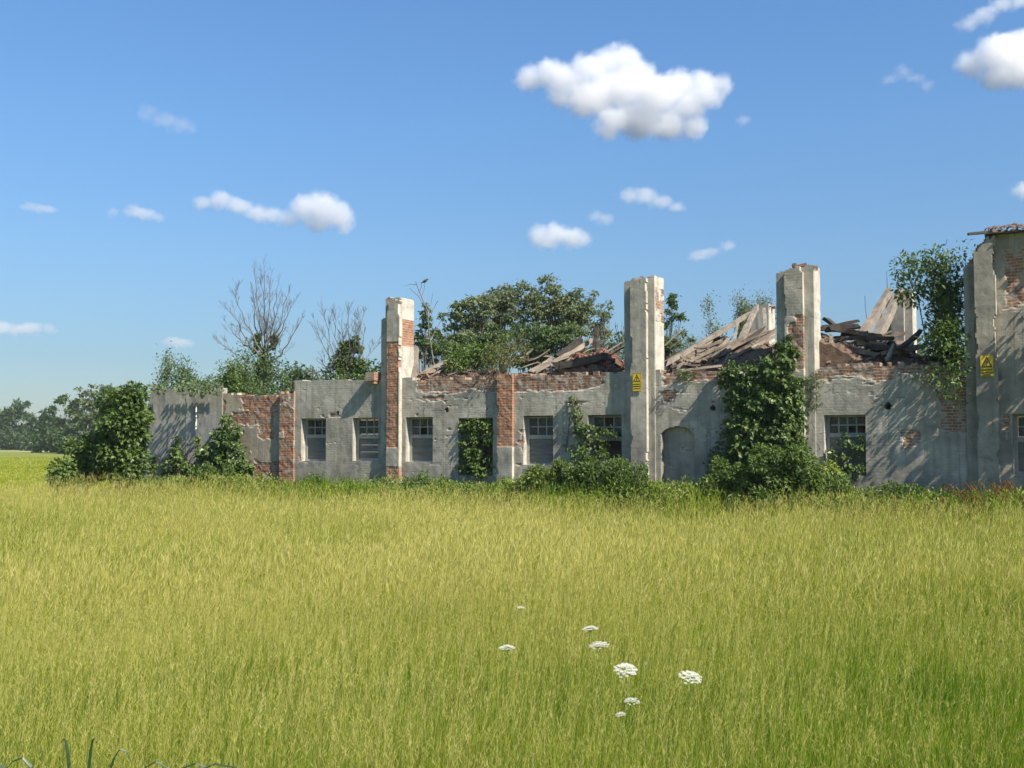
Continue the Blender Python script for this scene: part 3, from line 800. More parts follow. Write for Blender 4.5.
# dark bay right of the fourth pillar
SPEC_D = [((849, 350, 1.6), (889, 292, 4.4), .22, .22, M_CONC, 'left of the two thick grey beams leaning on the rear pillar'),
          ((872, 345, 2.0), (900, 290, 4.6), .30, .24, M_CONC, 'right and wider of the two thick grey beams leaning on the rear pillar'),
          ((856, 343, 1.2), (886, 347, 1.2), .20, .14, M_WPALE, 'level pale timber at the foot of the two leaning beams'),
          ((887, 360, .5), (894, 344, 1.0), .12, .08, M_WPALE, 'short pale stick leaning out over the wall top'),
          ((898, 350, .8), (921, 331, 1.6), .16, .12, M_WDARK, 'dark beam rising right from the wall top towards the tree'),
          ((829, 362, .5), (831, 336, .8), .13, .10, M_WPALE, 'thin pale upright post right of the third tall pillar'),
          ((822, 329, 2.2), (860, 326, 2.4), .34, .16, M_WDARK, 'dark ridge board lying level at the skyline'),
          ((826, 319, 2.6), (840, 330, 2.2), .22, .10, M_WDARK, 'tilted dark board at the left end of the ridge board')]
for a, b, w, h, m, l in SPEC_D: place_beam('roof_beam', a, b, w, h, m, l, 'beam')
G_D = 'dark timbers piled in the shaded bay'
for k in range(24):  # dark timber colours stand in for the shade of this bay
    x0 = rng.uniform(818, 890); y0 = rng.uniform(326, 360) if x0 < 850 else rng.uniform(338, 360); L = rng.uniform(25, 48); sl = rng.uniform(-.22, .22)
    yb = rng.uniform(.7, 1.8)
    place_beam('dark_shade_timber', (x0, y0, yb), (min(x0 + L, 955), y0 - L * sl, yb + rng.uniform(-.15, .7)), rng.uniform(.09, .2), rng.uniform(.08, .13), (M_WDARK, M_WMID, M_WDARK, M_WDARK)[k % 4],
               'timber coloured dark for the shade of the heap right of the third tall pillar', 'timber', G_D)
# scaffold-like pole jutting from the wing's eave
o = place_beam('eave_pole', (969, 233.8, -.3), (1003, 230.5, .3), .07, .06, M_WDARK, 'thin dark pole jutting left from the tiled eave of the taller wing', 'pole', wob=.01)

# ------------------------------------------------------------------ foliage tools
def leaves(pos, size, out=None, bias=.5, droop=.25, aspect=.55, tint=None):
    """one folded leaf per position -> (V, Q, tint)"""
    n = len(pos)
    size = np.broadcast_to(size, (n,)) * rng.uniform(.6, 1.25, n)
    d = rng.normal(size=(n, 3))
    if out is not None: d = d * (1 - bias) + out * bias * 1.6
    d[:, 2] -= droop
    d /= np.linalg.norm(d, axis=1)[:, None] + 1e-9
    up = rng.normal(size=(n, 3)) * .55 + np.array([0, 0, 1.0])
    if out is not None: up += out * .5
    s = np.cross(d, up); s /= np.linalg.norm(s, axis=1)[:, None] + 1e-9
    nn = np.cross(s, d)
    L, W = size[:, None], (size * aspect / 2)[:, None]
    a = pos; b = pos + d * L * .45 + s * W + nn * L * .08; c = pos + d * L - nn * L * .12; e = pos + d * L * .45 - s * W + nn * L * .08
    V = np.stack([a, b, c, e], 1).reshape(-1, 3)
    Q = np.arange(4 * n).reshape(n, 4)
    t = rng.random(n) if tint is None else np.clip(tint + rng.normal(0, .16, n), 0, 1)
    return V, Q, np.repeat(t, 4)

def leaf_obj(name, pos, size, mat, parent, out=None, loc=(0, 0, 0), **kw):
    V, Q, t = leaves(np.asarray(pos, float), size, out, **kw)
    return link(name, np_mesh(name, V, Q, None, {'tint': t}), mat, parent, loc)

def unit(n):
    v = rng.normal(size=(n, 3)); return v / np.linalg.norm(v, axis=1)[:, None]

def clump_points(n, radii, lumps, lump_r, hollow=.45, squash=1.0, zmin=None):
    """points in an uneven crown made of LUMPS clumps on an ellipsoid; returns points, outward directions, per-clump tint"""
    c = unit(lumps) * (rng.random(lumps)[:, None] ** .45) * np.asarray(radii)
    r = lump_r * rng.uniform(.55, 1.3, lumps)
    w = r ** 2; k = rng.choice(lumps, n, p=w / w.sum())
    o = unit(n); rr = (hollow + (1 - hollow) * rng.random(n) ** .6)[:, None]
    p = c[k] + o * rr * r[k][:, None] * np.array([1, 1, squash])
    ct = rng.random(lumps)
    if zmin is not None:
        m = p[:, 2] > zmin; p, o, k = p[m], o[m], k[m]
    return p, o, ct[k] * .55 + .22

def bush(name, base, radii, n, leaf, mats, label, cat='bush', lumps=14, lump_r=.45, group=None, stems=5, aspect=.55, zc=None, squash=.85):
    """base on the ground; radii (rx, ry, rz) of the leafy mass, whose centre is zc above the base"""
    r = empty(name, tuple(base)); tag(r, label, cat, group)
    zc = radii[2] * .9 if zc is None else zc
    p, o, t = clump_points(n, radii, lumps, lump_r, squash=squash)
    p = p + np.array([0, 0, zc]); m = p[:, 2] > .02; p, o, t = p[m], o[m], t[m]
    leaf_obj('foliage', p, leaf, mats[0], r, out=o, tint=t, aspect=aspect)
    b = MB()
    for k in range(stems):
        e = np.array([rng.uniform(-.7, .7) * radii[0], rng.uniform(-.7, .7) * radii[1], zc + rng.uniform(-.2, .5) * radii[2]])
        s = np.array([rng.uniform(-.15, .15) * radii[0], rng.uniform(-.15, .15) * radii[1], -.05])
        pts = [s + (e - s) * q + np.array([0, 0, .12 * math.sin(q * 3.1)]) * radii[2] for q in np.linspace(0, 1, 5)]
        b.tube(pts, np.linspace(.03, .008, 5), 4)
    if stems: b.obj('stem', mats[1], r)
    return r

def grow(p, d, L, r, lev, maxlev, S, tips, spread=.6, up=.25, kids=(2, 4), wander=.22, shrink=.68, rs=.62, nseg=5):
    pts, rad = [p], [r]
    d = d / np.linalg.norm(d)
    for i in range(nseg):
        d = d + rng.normal(0, wander, 3) * .5 + np.array([0, 0, up * .12]); d /= np.linalg.norm(d)
        p = p + d * L / nseg
        pts.append(p); rad.append(r * (1 - .5 * (i + 1) / nseg))
        if lev >= maxlev - 1: tips.append((p, d, lev))
    S.append((np.array(pts), np.array(rad), lev))
    if lev < maxlev:
        for k in range(rng.integers(kids[0], kids[1] + 1)):
            i = rng.integers(max(1, nseg // 2 - (1 if lev else 0)), nseg + 1) if k else nseg
            q = rng.normal(size=3); q -= d * (q @ d); q /= np.linalg.norm(q) + 1e-9
            a = spread * rng.uniform(.6, 1.3)
            nd = d * math.cos(a) + q * math.sin(a); nd[2] += up * .4
            grow(pts[i], nd, L * shrink * rng.uniform(.75, 1.2), rad[i] * (rs if k else .85), lev + 1, maxlev, S, tips, spread, up, kids, wander, shrink, rs, nseg)

def tree(name, base, H, label, mats, cat='tree', group=None, leaf=.16, per_tip=5, tipr=.35, trunk=.3, maxlev=4, spread=.55, up=.3, kids=(2, 4), r0=None, lean=(0, 0, 0), leaf_lo=0.0, ivy=None, width=1.0, crown_name='crown', aspect=.55, shrink=.68, wander=.22, seed=None, drop=0.0):
    """trunk and limbs in one mesh, crown of leaves in another; scaled so that the crown tops out at H"""
    global rng
    old = rng
    if seed is not None: rng = np.random.default_rng(seed)
    r = empty(name, tuple(base)); tag(r, label, cat, group)
    S, tips = [], []
    grow(np.zeros(3), np.array([lean[0], lean[1], 1.0]), H * trunk, r0 or H * .022, 0, maxlev, S, tips, spread, up, kids, wander, shrink)
    top = max(s[0][:, 2].max() for s in S) + (tipr * .5 if per_tip else 0)
    k = H / top
    sc = np.array([k * width, k * width, k])
    b = MB()
    for pts, rad, lev in S: b.tube(pts * sc, np.maximum(rad, .006 if per_tip else .009), 6 if lev < 2 else (4 if lev < 4 else 3), caps=False)
    b.obj('trunk', mats[1], r, smooth=True)
    if per_tip:
        tp = np.array([t[0] for t in tips]) * sc; td = np.array([t[1] for t in tips])
        keepm = (tp[:, 2] > leaf_lo * H) & (rng.random(len(tp)) > drop)
        tp = tp[keepm]
        if len(tp):
            ct = np.clip(.5 + rng.normal(0, .2, len(tp)), 0, 1)
            pos = np.repeat(tp, per_tip, 0) + rng.normal(0, tipr * .5, (len(tp) * per_tip, 3))
            out = pos - np.array([0, 0, H * .6]); out /= np.linalg.norm(out, axis=1)[:, None] + 1e-9
            leaf_obj(crown_name, pos, leaf, mats[0], r, out=out, bias=.35, tint=np.repeat(ct, per_tip), aspect=aspect)
    if ivy:
        # creeper wrapped round the trunk and lower limbs
        z0, z1, n, rr = ivy
        P = np.concatenate([s[0] * sc for s in S if s[2] <= 1])
        P = P[(P[:, 2] > z0) & (P[:, 2] < z1)]
        if len(P):
            pk = P[rng.integers(0, len(P), n)] + unit(n) * rr * rng.random(n)[:, None] * np.array([1, 1, 1.4])
            leaf_obj('ivy', pk, leaf if per_tip else .14, mats[0], r, aspect=.8)
    rng = old
    return r

def crown_tree(name, px, depth, lobes, label, mats, n, leaf, cat='tree', group=None, lumps=40, seed=1, r0=.12, gap=.0, tipshow=.4):
    """leafy tree: trunk, limbs reaching every clump, clumped crown. LOBES: (x, y, rx, ry) ellipses seen in the picture"""
    global rng
    old = rng; rng = np.random.default_rng(seed)
    b0 = at(px, depth); r = empty(name, tuple(b0)); tag(r, label, cat, group)
    k = depth / FPX
    A = np.array([l[2] * l[3] for l in lobes], float); A /= A.sum()
    cs, rs = [], []
    for _ in range(lumps):
        l = lobes[rng.choice(len(lobes), p=A)]
        v = unit(1)[0] * rng.random() ** .38
        cs.append([(l[0] + v[0] * l[2] - px) * k, v[1] * l[2] * k * .9, EYE + (HORIZON - l[1] + v[2] * l[3]) * k]); rs.append(min(l[2], l[3]) * k * rng.uniform(.20, .42))
    cs, rs = np.array(cs), np.array(rs)
    w = rs ** 2; ci = rng.choice(lumps, n, p=w / w.sum())
    o = unit(n); o[:, 2] = np.where(o[:, 2] < -.3, -o[:, 2] * .5, o[:, 2])
    p = cs[ci] + o * (rs[ci] * (.25 + .85 * rng.random(n) ** .7) * np.where(rng.random(n) < .16, rng.uniform(1.1, 1.9, n), 1.0))[:, None] * [1.15, 1.15, .75]
    ct = rng.random(lumps)
    leaf_obj('crown', p, leaf, mats[0], r, out=o, bias=.35, tint=ct[ci] * .6 + .2, aspect=.6)
    b = MB()
    zlo = cs[:, 2].min(); fk = np.array([0, 0, max(zlo * .55, .4)])
    b.tube([(0, 0, -.05), fk * .5 + [.03, 0, 0], fk], [r0, r0 * .85, r0 * .75], 6, caps=False)
    for c, rr in zip(cs, rs):
        e = c + np.array([0, 0, rr * tipshow]); m = fk + (e - fk) * .5 + np.array([-(e[0] - fk[0]) * .12, 0, -.06 * (e[2] - fk[2])])
        pts = np.array([(1 - t) ** 2 * fk + 2 * t * (1 - t) * m + t * t * e for t in np.linspace(0, 1, 7)]); pts[1:-1] += rng.normal(0, .05, (5, 3))
        b.tube(pts, np.linspace(r0 * .35, .012, 7), 4, caps=False)
        for _ in range(3):
            q = pts[-2] + unit(1)[0] * rr * np.array([1.1, 1.1, .8]); b.tube([pts[-2], (pts[-2] + q) / 2 + [0, 0, .04], q], [.014, .01, .006], 3, caps=False)
    b.obj('trunk', mats[1], r, smooth=True)
    rng = old
    return r

def fan_tree(name, px, depth, fork, tips, label, mats, r0, ivy=None, sub=(2, 4), seed=1, twl=.75):
    """bare tree: limbs fan out of the fork to given tips, each feathering into fine twigs"""
    global rng
    old = rng; rng = np.random.default_rng(seed)
    b0 = at(px, depth); r = empty(name, tuple(b0)); tag(r, label, 'tree')
    w2 = lambda x, y: np.array([(x - px) * depth / FPX, 0, EYE + (HORIZON - y) * depth / FPX])
    b = MB(); S = []
    fk = w2(*fork)
    b.tube([(0, 0, 0), fk * .5 + [.05, .03, 0], fk], [r0, r0 * .85, r0 * .7], 7, caps=False)
    for (x, y) in tips:
        e = w2(x, y + .12 * (fork[1] - y) + 4); e[1] = rng.uniform(-.9, .9)
        st = fk * rng.uniform(.86, 1.0); n = 9
        mid = st + (e - st) * .45 + np.array([-(e[0] - st[0]) * -.16, 0, -.10 * (e[2] - st[2])])
        pts = np.array([(1 - t) ** 2 * st + 2 * t * (1 - t) * mid + t * t * e for t in np.linspace(0, 1, n)])
        pts[1:-1] += rng.normal(0, .04, (n - 2, 3))
        L = np.linalg.norm(e - st); rad = np.linspace(r0 * .30, .009, n)
        b.tube(pts, rad, 5, caps=False)
        for k in range(int(6 + L * 2.2)):
            i = rng.integers(2, n); d = (pts[i] - pts[i - 1]); d /= np.linalg.norm(d)
            q = rng.normal(size=3) * [1, .7, .5]; d = d * .8 + q * .42 + [0, 0, .25]
            grow(pts[i], d, L * rng.uniform(.12, .26) * twl * .8, max(.009, rad[i] * .42), 0, 2, S, [], .42, .35, sub, .2, .7, .7, 4)
    for pts, rad, lev in S: b.tube(pts, np.maximum(rad, .0045), 3, caps=False)
    b.obj('trunk', mats[1], r, smooth=True)
    for (x, y, rx, rz, n) in ivy or ():
        p, o, t = clump_points(n, (rx, .6 * rx, rz), 9, rx * .5); leaf_obj('ivy', p + w2(x, y), .13, mats[0], r, out=o, tint=t, aspect=.7)
    rng = old
    return r

G = lambda c: tuple(c)
M_BARK = simple_material('grey_bark', (.10, .085, .065), (.22, .19, .155), 5, (1, 1, .25), .95, .6, .02)
M_DEAD = simple_material('dead_bark', (.10, .09, .082), (.20, .18, .165), 5, (1, 1, .25), .95, .5, .02)
M_IVY = leaf_material('ivy_leaf', (.052, .092, .024), (.10, .16, .042), (.18, .23, .075), .25, .42, .4)
M_BUSH = leaf_material('bush_leaf', (.06, .105, .026), (.118, .178, .045), (.19, .25, .085), .3)
M_WEED = leaf_material('weed_leaf', (.105, .155, .026), (.20, .265, .05), (.31, .34, .11), .32)
M_GREY = leaf_material('willow_leaf', (.098, .128, .062), (.168, .20, .105), (.24, .265, .16), .3)
M_TREE = leaf_material('tree_leaf', (.052, .088, .03), (.10, .15, .052), (.16, .205, .085), .28)
M_FAR = leaf_material('far_leaf', (.030, .060, .020), (.058, .100, .034), (.09, .14, .05), .25)
M_ELDER = leaf_material('pale_leaf', (.06, .10, .04), (.12, .17, .07), (.2, .25, .13), .3)
M_BROWN = leaf_material('dead_bracken', (.14, .060, .026), (.22, .10, .042), (.31, .18, .085), .25, .7, .15)
M_TWIG = simple_material('brown_twig', (.10, .065, .04), (.2, .14, .09), 6, rough=.9)
# ------------------------------------------------------------------ trees behind the building
def at(px, depth): 
    d = ray(px, HORIZON); w = CAM + d * depth / d[1]; return np.array([w[0], w[1], 0.0])
def hgt(py, depth): return EYE + (HORIZON - py) * depth / FPX * 1.0
def wid(dx, depth): return dx * depth / FPX

fan_tree('dead_tree', 263, 52, (264, 350), [(224, 318), (232, 300), (238, 285), (246, 270), (255, 264), (263, 258), (271, 266), (278, 276), (287, 284), (293, 300), (301, 317), (222, 338), (283, 322)], 'tall bare grey tree with ivy round its trunk, behind the yard wall', (M_IVY, M_DEAD), .16, ivy=[(258, 372, .5, .9, 1100), (268, 362, .42, .8, 800), (255, 346, .2, .7, 520), (272, 342, .2, .6, 460), (263, 385, .6, .5, 600)], seed=501)
fan_tree('dead_tree', 348, 47, (348, 372), [(320, 326), (326, 312), (333, 304), (341, 309), (349, 305), (357, 312), (362, 305), (367, 318), (373, 333), (314, 350), (311, 372)], 'shorter bare tree with a thick ivy-green middle, left of the first pillar', (M_BUSH, M_DEAD), .11, ivy=[(346, 352, .42, .55, 1000), (354, 346, .32, .5, 650), (340, 366, .5, .4, 700), (362, 366, .5, .35, 600), (348, 376, .8, .35, 800)], seed=502, twl=.95)
bush('shrub', at(350, 46.5), (.85, .7, .6), 1500, .13, (M_BUSH, M_BARK), 'green thicket at the foot of the shorter bare tree', 'shrub', 12, .4, zc=3.9)
tree('young_tree', at(295, 45), hgt(347, 45), 'small leafy young tree showing over the brick pier', (M_TREE, M_BARK), leaf=.13, per_tip=12, tipr=.34, trunk=.34, maxlev=3, spread=.5, kids=(3, 4), seed=503)
SH = [(160, 351, 40, 'sparse leafy shrub sticking up over the left end of the grey yard wall', 0.5, 507, 10), (186, 380, 40, 'low shrub behind the middle of the grey yard wall', .8, 508, 14), (212, 350, 41, 'bushy shrub above the pale tube on the yard wall', .75, 509, 17),
      (236, 337, 42, 'tallest pale-tipped shrub behind the yard wall, left of the tall bare tree', .72, 510, 17), (256, 380, 41, 'low shrub above the bare brick of the yard wall', .9, 511, 15), (279, 388, 41, 'small dark shrub peeping over the brick pier', .8, 512, 12)]
for px, py, dp, lb, wd_, sd, pt in SH:
    tree('wall_shrub', at(px, dp), hgt(py, dp), lb, (M_ELDER if px in (160, 236) else M_BUSH, M_BARK), 'shrub', 'shrubs behind the yard wall', leaf=.105, per_tip=int(pt * 1.5), tipr=.34, trunk=.45, maxlev=3, spread=.5, kids=(3, 4), width=wd_, seed=sd, up=.4)
for px, py, dp, sd in ((172, 382, 42, 521), (200, 366, 43, 522), (226, 360, 43, 523), (250, 376, 43, 524)):
    bush('wall_shrub', at(px, dp), (.62, .5, .7), 1500, .105, (M_BUSH, M_BARK), {521: 'rounded shrub low behind the left half of the yard wall', 522: 'rounded shrub between the two taller shrubs left of the pale tube', 523: 'rounded shrub between the two taller shrubs right of the pale tube', 524: 'rounded shrub at the foot of the tall bare tree'}[sd], 'shrub', 9, .42, 'shrubs behind the yard wall', zc=hgt(py, dp) - .95)

# half-dead tree with the perched bird
crown_tree('half_dead_tree', 424, 54, [(424, 312, 7, 9), (422, 330, 12, 12), (428, 350, 15, 14)], 'slim dark tree narrowing to its top, just right of the first pillar', (M_TREE, M_BARK), 2400, .16, lumps=26, seed=531, r0=.09)
br = empty('dead_branch_tree', tuple(at(433, 53.5))); tag(br, 'thin dead sapling with a forked bare tip where the bird sits', 'tree')
bm_ = MB()
q = [np.array([wid(x - 433, 53.5), 0, hgt(y, 53.5)]) for x, y in ((433, 442), (436, 380), (429, 335), (427, 310), (419, 292), (415, 281))]
bm_.tube(q, np.linspace(.045, .014, 6), 5)
for a_, b_, c_ in (((424, 305), (409, 288), .02), ((419, 291), (421, 283), .014), ((416, 284), (402, 285), .014), ((427, 318), (437, 300), .02), ((430, 340), (441, 318), .016), ((430, 345), (419, 325), .014), ((428, 312), (432, 292), .012), ((421, 296), (424, 283.5), .016)):
    s_, e_ = (np.array([wid(x - 433, 53.5), rng.uniform(-.2, .2) if i else 0, hgt(y, 53.5)]) for i, (x, y) in enumerate((a_, b_)))
    m_ = (s_ + e_) / 2 + np.array([.05, 0, .06]); bm_.tube([s_, m_, e_], [c_ * 1.3, c_, c_ * .6], 4)
    if b_ == (424, 283.5): perch = e_
bm_.obj('trunk', M_DEAD, br, smooth=True)
# bird: one continuous body lofted along its axis, plus beak and legs
bp = perch + at(433, 53.5)
bd = empty('bird', tuple(bp)); tag(bd, 'small dark bird perched on the forked tip of the dead sapling', 'bird')
b_ = MB()
ax = [(-.19, .015), (-.15, .02), (-.09, .028), (-.05, .055), (0, .075), (.05, .07), (.085, .045), (.105, .042), (.13, .046), (.155, .03), (.165, .012)]
zc_ = [.02, .035, .06, .085, .11, .14, .17, .19, .205, .205, .20]
b_.tube([(x, 0, z + .03) for (x, r), z in zip(ax, zc_)], [r for x, r in ax], 8)
M_BIRD = simple_material('dark_feathers', (.02, .02, .022), (.06, .06, .065), 20, rough=.7)
b_.obj('body', M_BIRD, bd, smooth=True)
k_ = MB(); k_.tube([(.16, 0, .232), (.20, 0, .222)], [.012, .003], 5); k_.obj('beak', M_BIRD, bd)
for s in (-.025, .025):
    l_ = MB(); l_.tube([(0, s, .09), (.0, s, .0)], .007, 4); l_.obj('leg', M_BIRD, bd)

# the big grove
for px, dp, lob, n, lb, mt, sd, lu, lf in (
    (466, 60, [(462, 326, 22, 22), (476, 310, 20, 18), (450, 342, 16, 18), (446, 324, 12, 14)], 5000, 'rounded grey-green tree at the left end of the grove', M_GREY, 541, 44, .20),
    (502, 63, [(498, 308, 24, 22), (512, 296, 20, 16), (488, 325, 18, 22)], 4400, 'rounded grey-green tree left of the tallest one in the grove', M_GREY, 542, 48, .20),
    (540, 62, [(540, 300, 28, 22), (552, 290, 18, 14), (528, 318, 22, 24), (560, 318, 20, 22)], 6000, 'tallest and broadest grey-green tree, middle of the grove', M_GREY, 543, 64, .20),
    (578, 61, [(576, 310, 20, 22), (586, 300, 14, 13), (570, 332, 18, 20)], 3400, 'grey-green tree right of the tallest one in the grove', M_GREY, 544, 40, .20),
    (602, 66, [(600, 322, 13, 20), (608, 308, 8, 10), (596, 340, 16, 14)], 2000, 'thin see-through tree at the right end of the grove', M_GREY, 545, 22, .17),
    (484, 56, [(482, 350, 24, 18), (470, 345, 16, 14), (500, 340, 16, 18)], 5000, 'lower dark tree before the left half of the grove', M_TREE, 546, 30, .18),
    (530, 57, [(530, 346, 28, 24), (512, 352, 18, 18)], 5600, 'lower dark tree before the middle of the grove', M_TREE, 547, 34, .18),
    (566, 56, [(566, 346, 22, 20)], 3400, 'lower dark tree before the right half of the grove', M_TREE, 548, 30, .18),
    (436, 56, [(436, 345, 14, 18), (446, 356, 14, 12)], 2000, 'small dark tree just right of the dead sapling with the bird', M_TREE, 549, 18, .18)):
    crown_tree('grove_tree', px, dp, lob, lb, (mt, M_BARK), n, lf, group='grove behind the ruin', lumps=lu, seed=sd)
tree('bare_sapling', at(612, 50), hgt(318, 50), 'twiggy bare sapling between the grove and the pillar with the small sign', (M_TREE, M_DEAD), leaf=.1, per_tip=0, trunk=.3, maxlev=4, spread=.36, up=.5, kids=(3, 4), r0=.05, width=.7, seed=551)
crown_tree('roadside_tree', 668, 50, [(668, 300, 9, 12), (664, 322, 10, 16), (676, 318, 9, 9), (668, 346, 14, 14), (688, 338, 9, 10)], 'leafy tree partly hidden just right of the pillar with the small sign', (M_TREE, M_BARK), 2600, .16, lumps=30, seed=552, r0=.08)
for px, py, dp, sd, lb, w_ in ((690, 322, 52, 553, 'low thin tree over the left end of the big slope of rubble', .5), (718, 294, 55, 554, 'slim pale tree over the middle of the big slope of rubble', .42), (742, 289, 56, 555, 'slim pale tree left of the rear pillar', .42), (764, 290, 58, 556, 'slim pale tree showing over the rear pillar', .42), (704, 330, 48, 557, 'low leafy sapling behind the rubble slope', .5)):
    tree('slim_tree', at(px, dp), hgt(py, dp), lb, (M_GREY, M_BARK), group='slim trees behind the ruin', leaf=.12, per_tip=11, tipr=.36, trunk=.36, maxlev=4, spread=.42, kids=(2, 4), width=w_, seed=sd, r0=.07, up=.5, drop=.12)
tree('bare_sapling', at(871, 45), hgt(278, 45), 'small bare forked sapling left of the two leaning beams', (M_TREE, M_WDARK), leaf=.1, per_tip=0, trunk=.55, maxlev=2, spread=.42, up=.5, kids=(2, 3), r0=.08, width=.6, seed=562, shrink=.42)
# background trees to both sides and behind, beyond the shell
for k, (px, py, dp) in enumerate(((640, 330, 85), (820, 350, 85), (860, 345, 90), (930, 330, 90), (1080, 300, 80), (1180, 290, 90), (380, 352, 80), (330, 362, 85))):
    tree('field_tree', at(px, dp), hgt(py, dp), 'distant tree mostly hidden behind the ruin', (M_FAR, M_BARK), group='distant trees hidden behind the ruin', leaf=.34, per_tip=8, tipr=.8, trunk=.25, maxlev=4, spread=.6, kids=(3, 4), seed=570 + k)

# tree growing inside the shell and spilling over the wall top, right bay
tb = L2W(U(938, .9), .9, 0)
tree('self_sown_tree', tb, hgt(256, 28.5), 'dark green tree growing out of the ruin against the taller wing', (M_TREE, M_BARK), leaf=.13, per_tip=9, tipr=.34, trunk=.42, maxlev=4, spread=.55, kids=(3, 4), width=.32, seed=581, r0=.09, leaf_lo=.58)
sp = empty('spilling_shrub', tuple(L2W(U(942, -.1), -.1, 0))); tag(sp, 'leafy shrub spilling over the wall top below the self-sown tree', 'shrub')
pos = []; outs = []
for (x, y, yb, rx, rz, n) in ((914, 288, .6, .42, .24, 420), (926, 264, .8, .45, .22, 420), (908, 270, .7, .3, .16, 240), (938, 282, .6, .4, .28, 380), (950, 304, .4, .42, .45, 620), (954, 330, .1, .36, .42, 520), (944, 340, -.1, .30, .26, 340), (954, 360, -.2, .28, .24, 230), (950, 380, -.22, .24, .2, 140), (958, 394, -.2, .14, .14, 60), (932, 374, -.12, .2, .16, 110), (962, 290, .5, .28, .5, 260), (966, 258, .5, .16, .32, 90)):
    uu, z_ = F(x, y, yb); c = L2W(uu, yb, z_) - np.array(sp.location)
    p, o, t = clump_points(n, (rx, .35, rz), 7, .3); pos.append(p + c); outs.append(o)
leaf_obj('foliage', np.concatenate(pos), .115, M_BUSH, sp, out=np.concatenate(outs), tint=None, aspect=.5)
st = MB()
for (x, y, yb) in ((916, 288, .6), (932, 272, .8), (945, 303, .4), (950, 345, 0), (966, 262, .5)):
    uu, z_ = F(x, y, yb); e = L2W(uu, yb, z_) - np.array(sp.location); s0 = L2W(U(942, .6), .6, 2.2) - np.array(sp.location)
    st.tube([s0, (s0 + e) / 2 + [.05, .1, .1], e], [.04, .025, .01], 4)
st.obj('stem', M_BARK, sp)

# shrubs on the heap between first pillar and low pilaster
def wall_plant(name, lb, spots, leaf, mat, aspect=.5, cat='shrub', stem_to=None, bias=.5):
    c0 = spots[0]; u0 = U(c0[0], c0[2], c0[1]); r = empty(name, tuple(L2W(u0, c0[2], Z(c0[0], c0[1] + 4, c0[2])))); tag(r, lb, cat)
    pos, out, tin = [], [], []
    L0 = np.array(r.location)
    for (x, y, yb, rx, ry, rz, n) in spots:
        uu, z_ = F(x, y, yb); c = L2W(uu, yb, z_) - L0
        p, o, t = clump_points(n, (rx, ry, rz), max(4, int(n / 110)), min(rx, rz) * .55 + .06); pos.append(p + c); out.append(o); tin.append(t)
        s0 = np.array([c[0] * .4, c[1] * .4, min(0, c[2]) if stem_to is None else stem_to - L0[2]])
        b = MB(); b.tube([s0, (s0 + c) / 2 + rng.normal(0, .05, 3), c], [.025, .018, .008], 4); b.obj('stem', M_BARK, r)
    leaf_obj('foliage', np.concatenate(pos), leaf, mat, r, out=np.concatenate(out), tint=np.concatenate(tin), aspect=aspect, bias=bias)
    return r
wall_plant('rubble_shrub', 'green shrub growing on the rubble left of the low brick pilaster', [(476, 360, 1.4, .62, .5, .5, 1500), (464, 366, 1.0, .4, .4, .3, 600), (486, 351, 1.6, .5, .4, .35, 800), (455, 353, 2.0, .4, .3, .3, 450)], .12, M_BUSH)
wall_plant('dry_shrub', 'brownish dry shrub standing on the low brick pilaster', [(505, 360, .2, .40, .25, .45, 420), (516, 356, .5, .4, .25, .4, 380), (497, 352, .7, .45, .3, .35, 420), (508, 348, .9, .5, .3, .3, 450)], .09, leaf_material('dry_leaf', (.10, .085, .04), (.14, .16, .06), (.22, .17, .09), .25), .3)
wall_plant('dry_tuft', 'dry yellow-green tuft hanging on the wall edge left of the tall doorway', [(814, 382, -.1, .16, .14, .26, 240), (812, 398, -.1, .12, .1, .2, 150)], .10, M_ELDER, .25)
wall_plant('dry_tuft', 'small tuft on the wall top beside the loose pale board', [(689, 375, -.05, .28, .12, .12, 190)], .08, M_ELDER, .3)

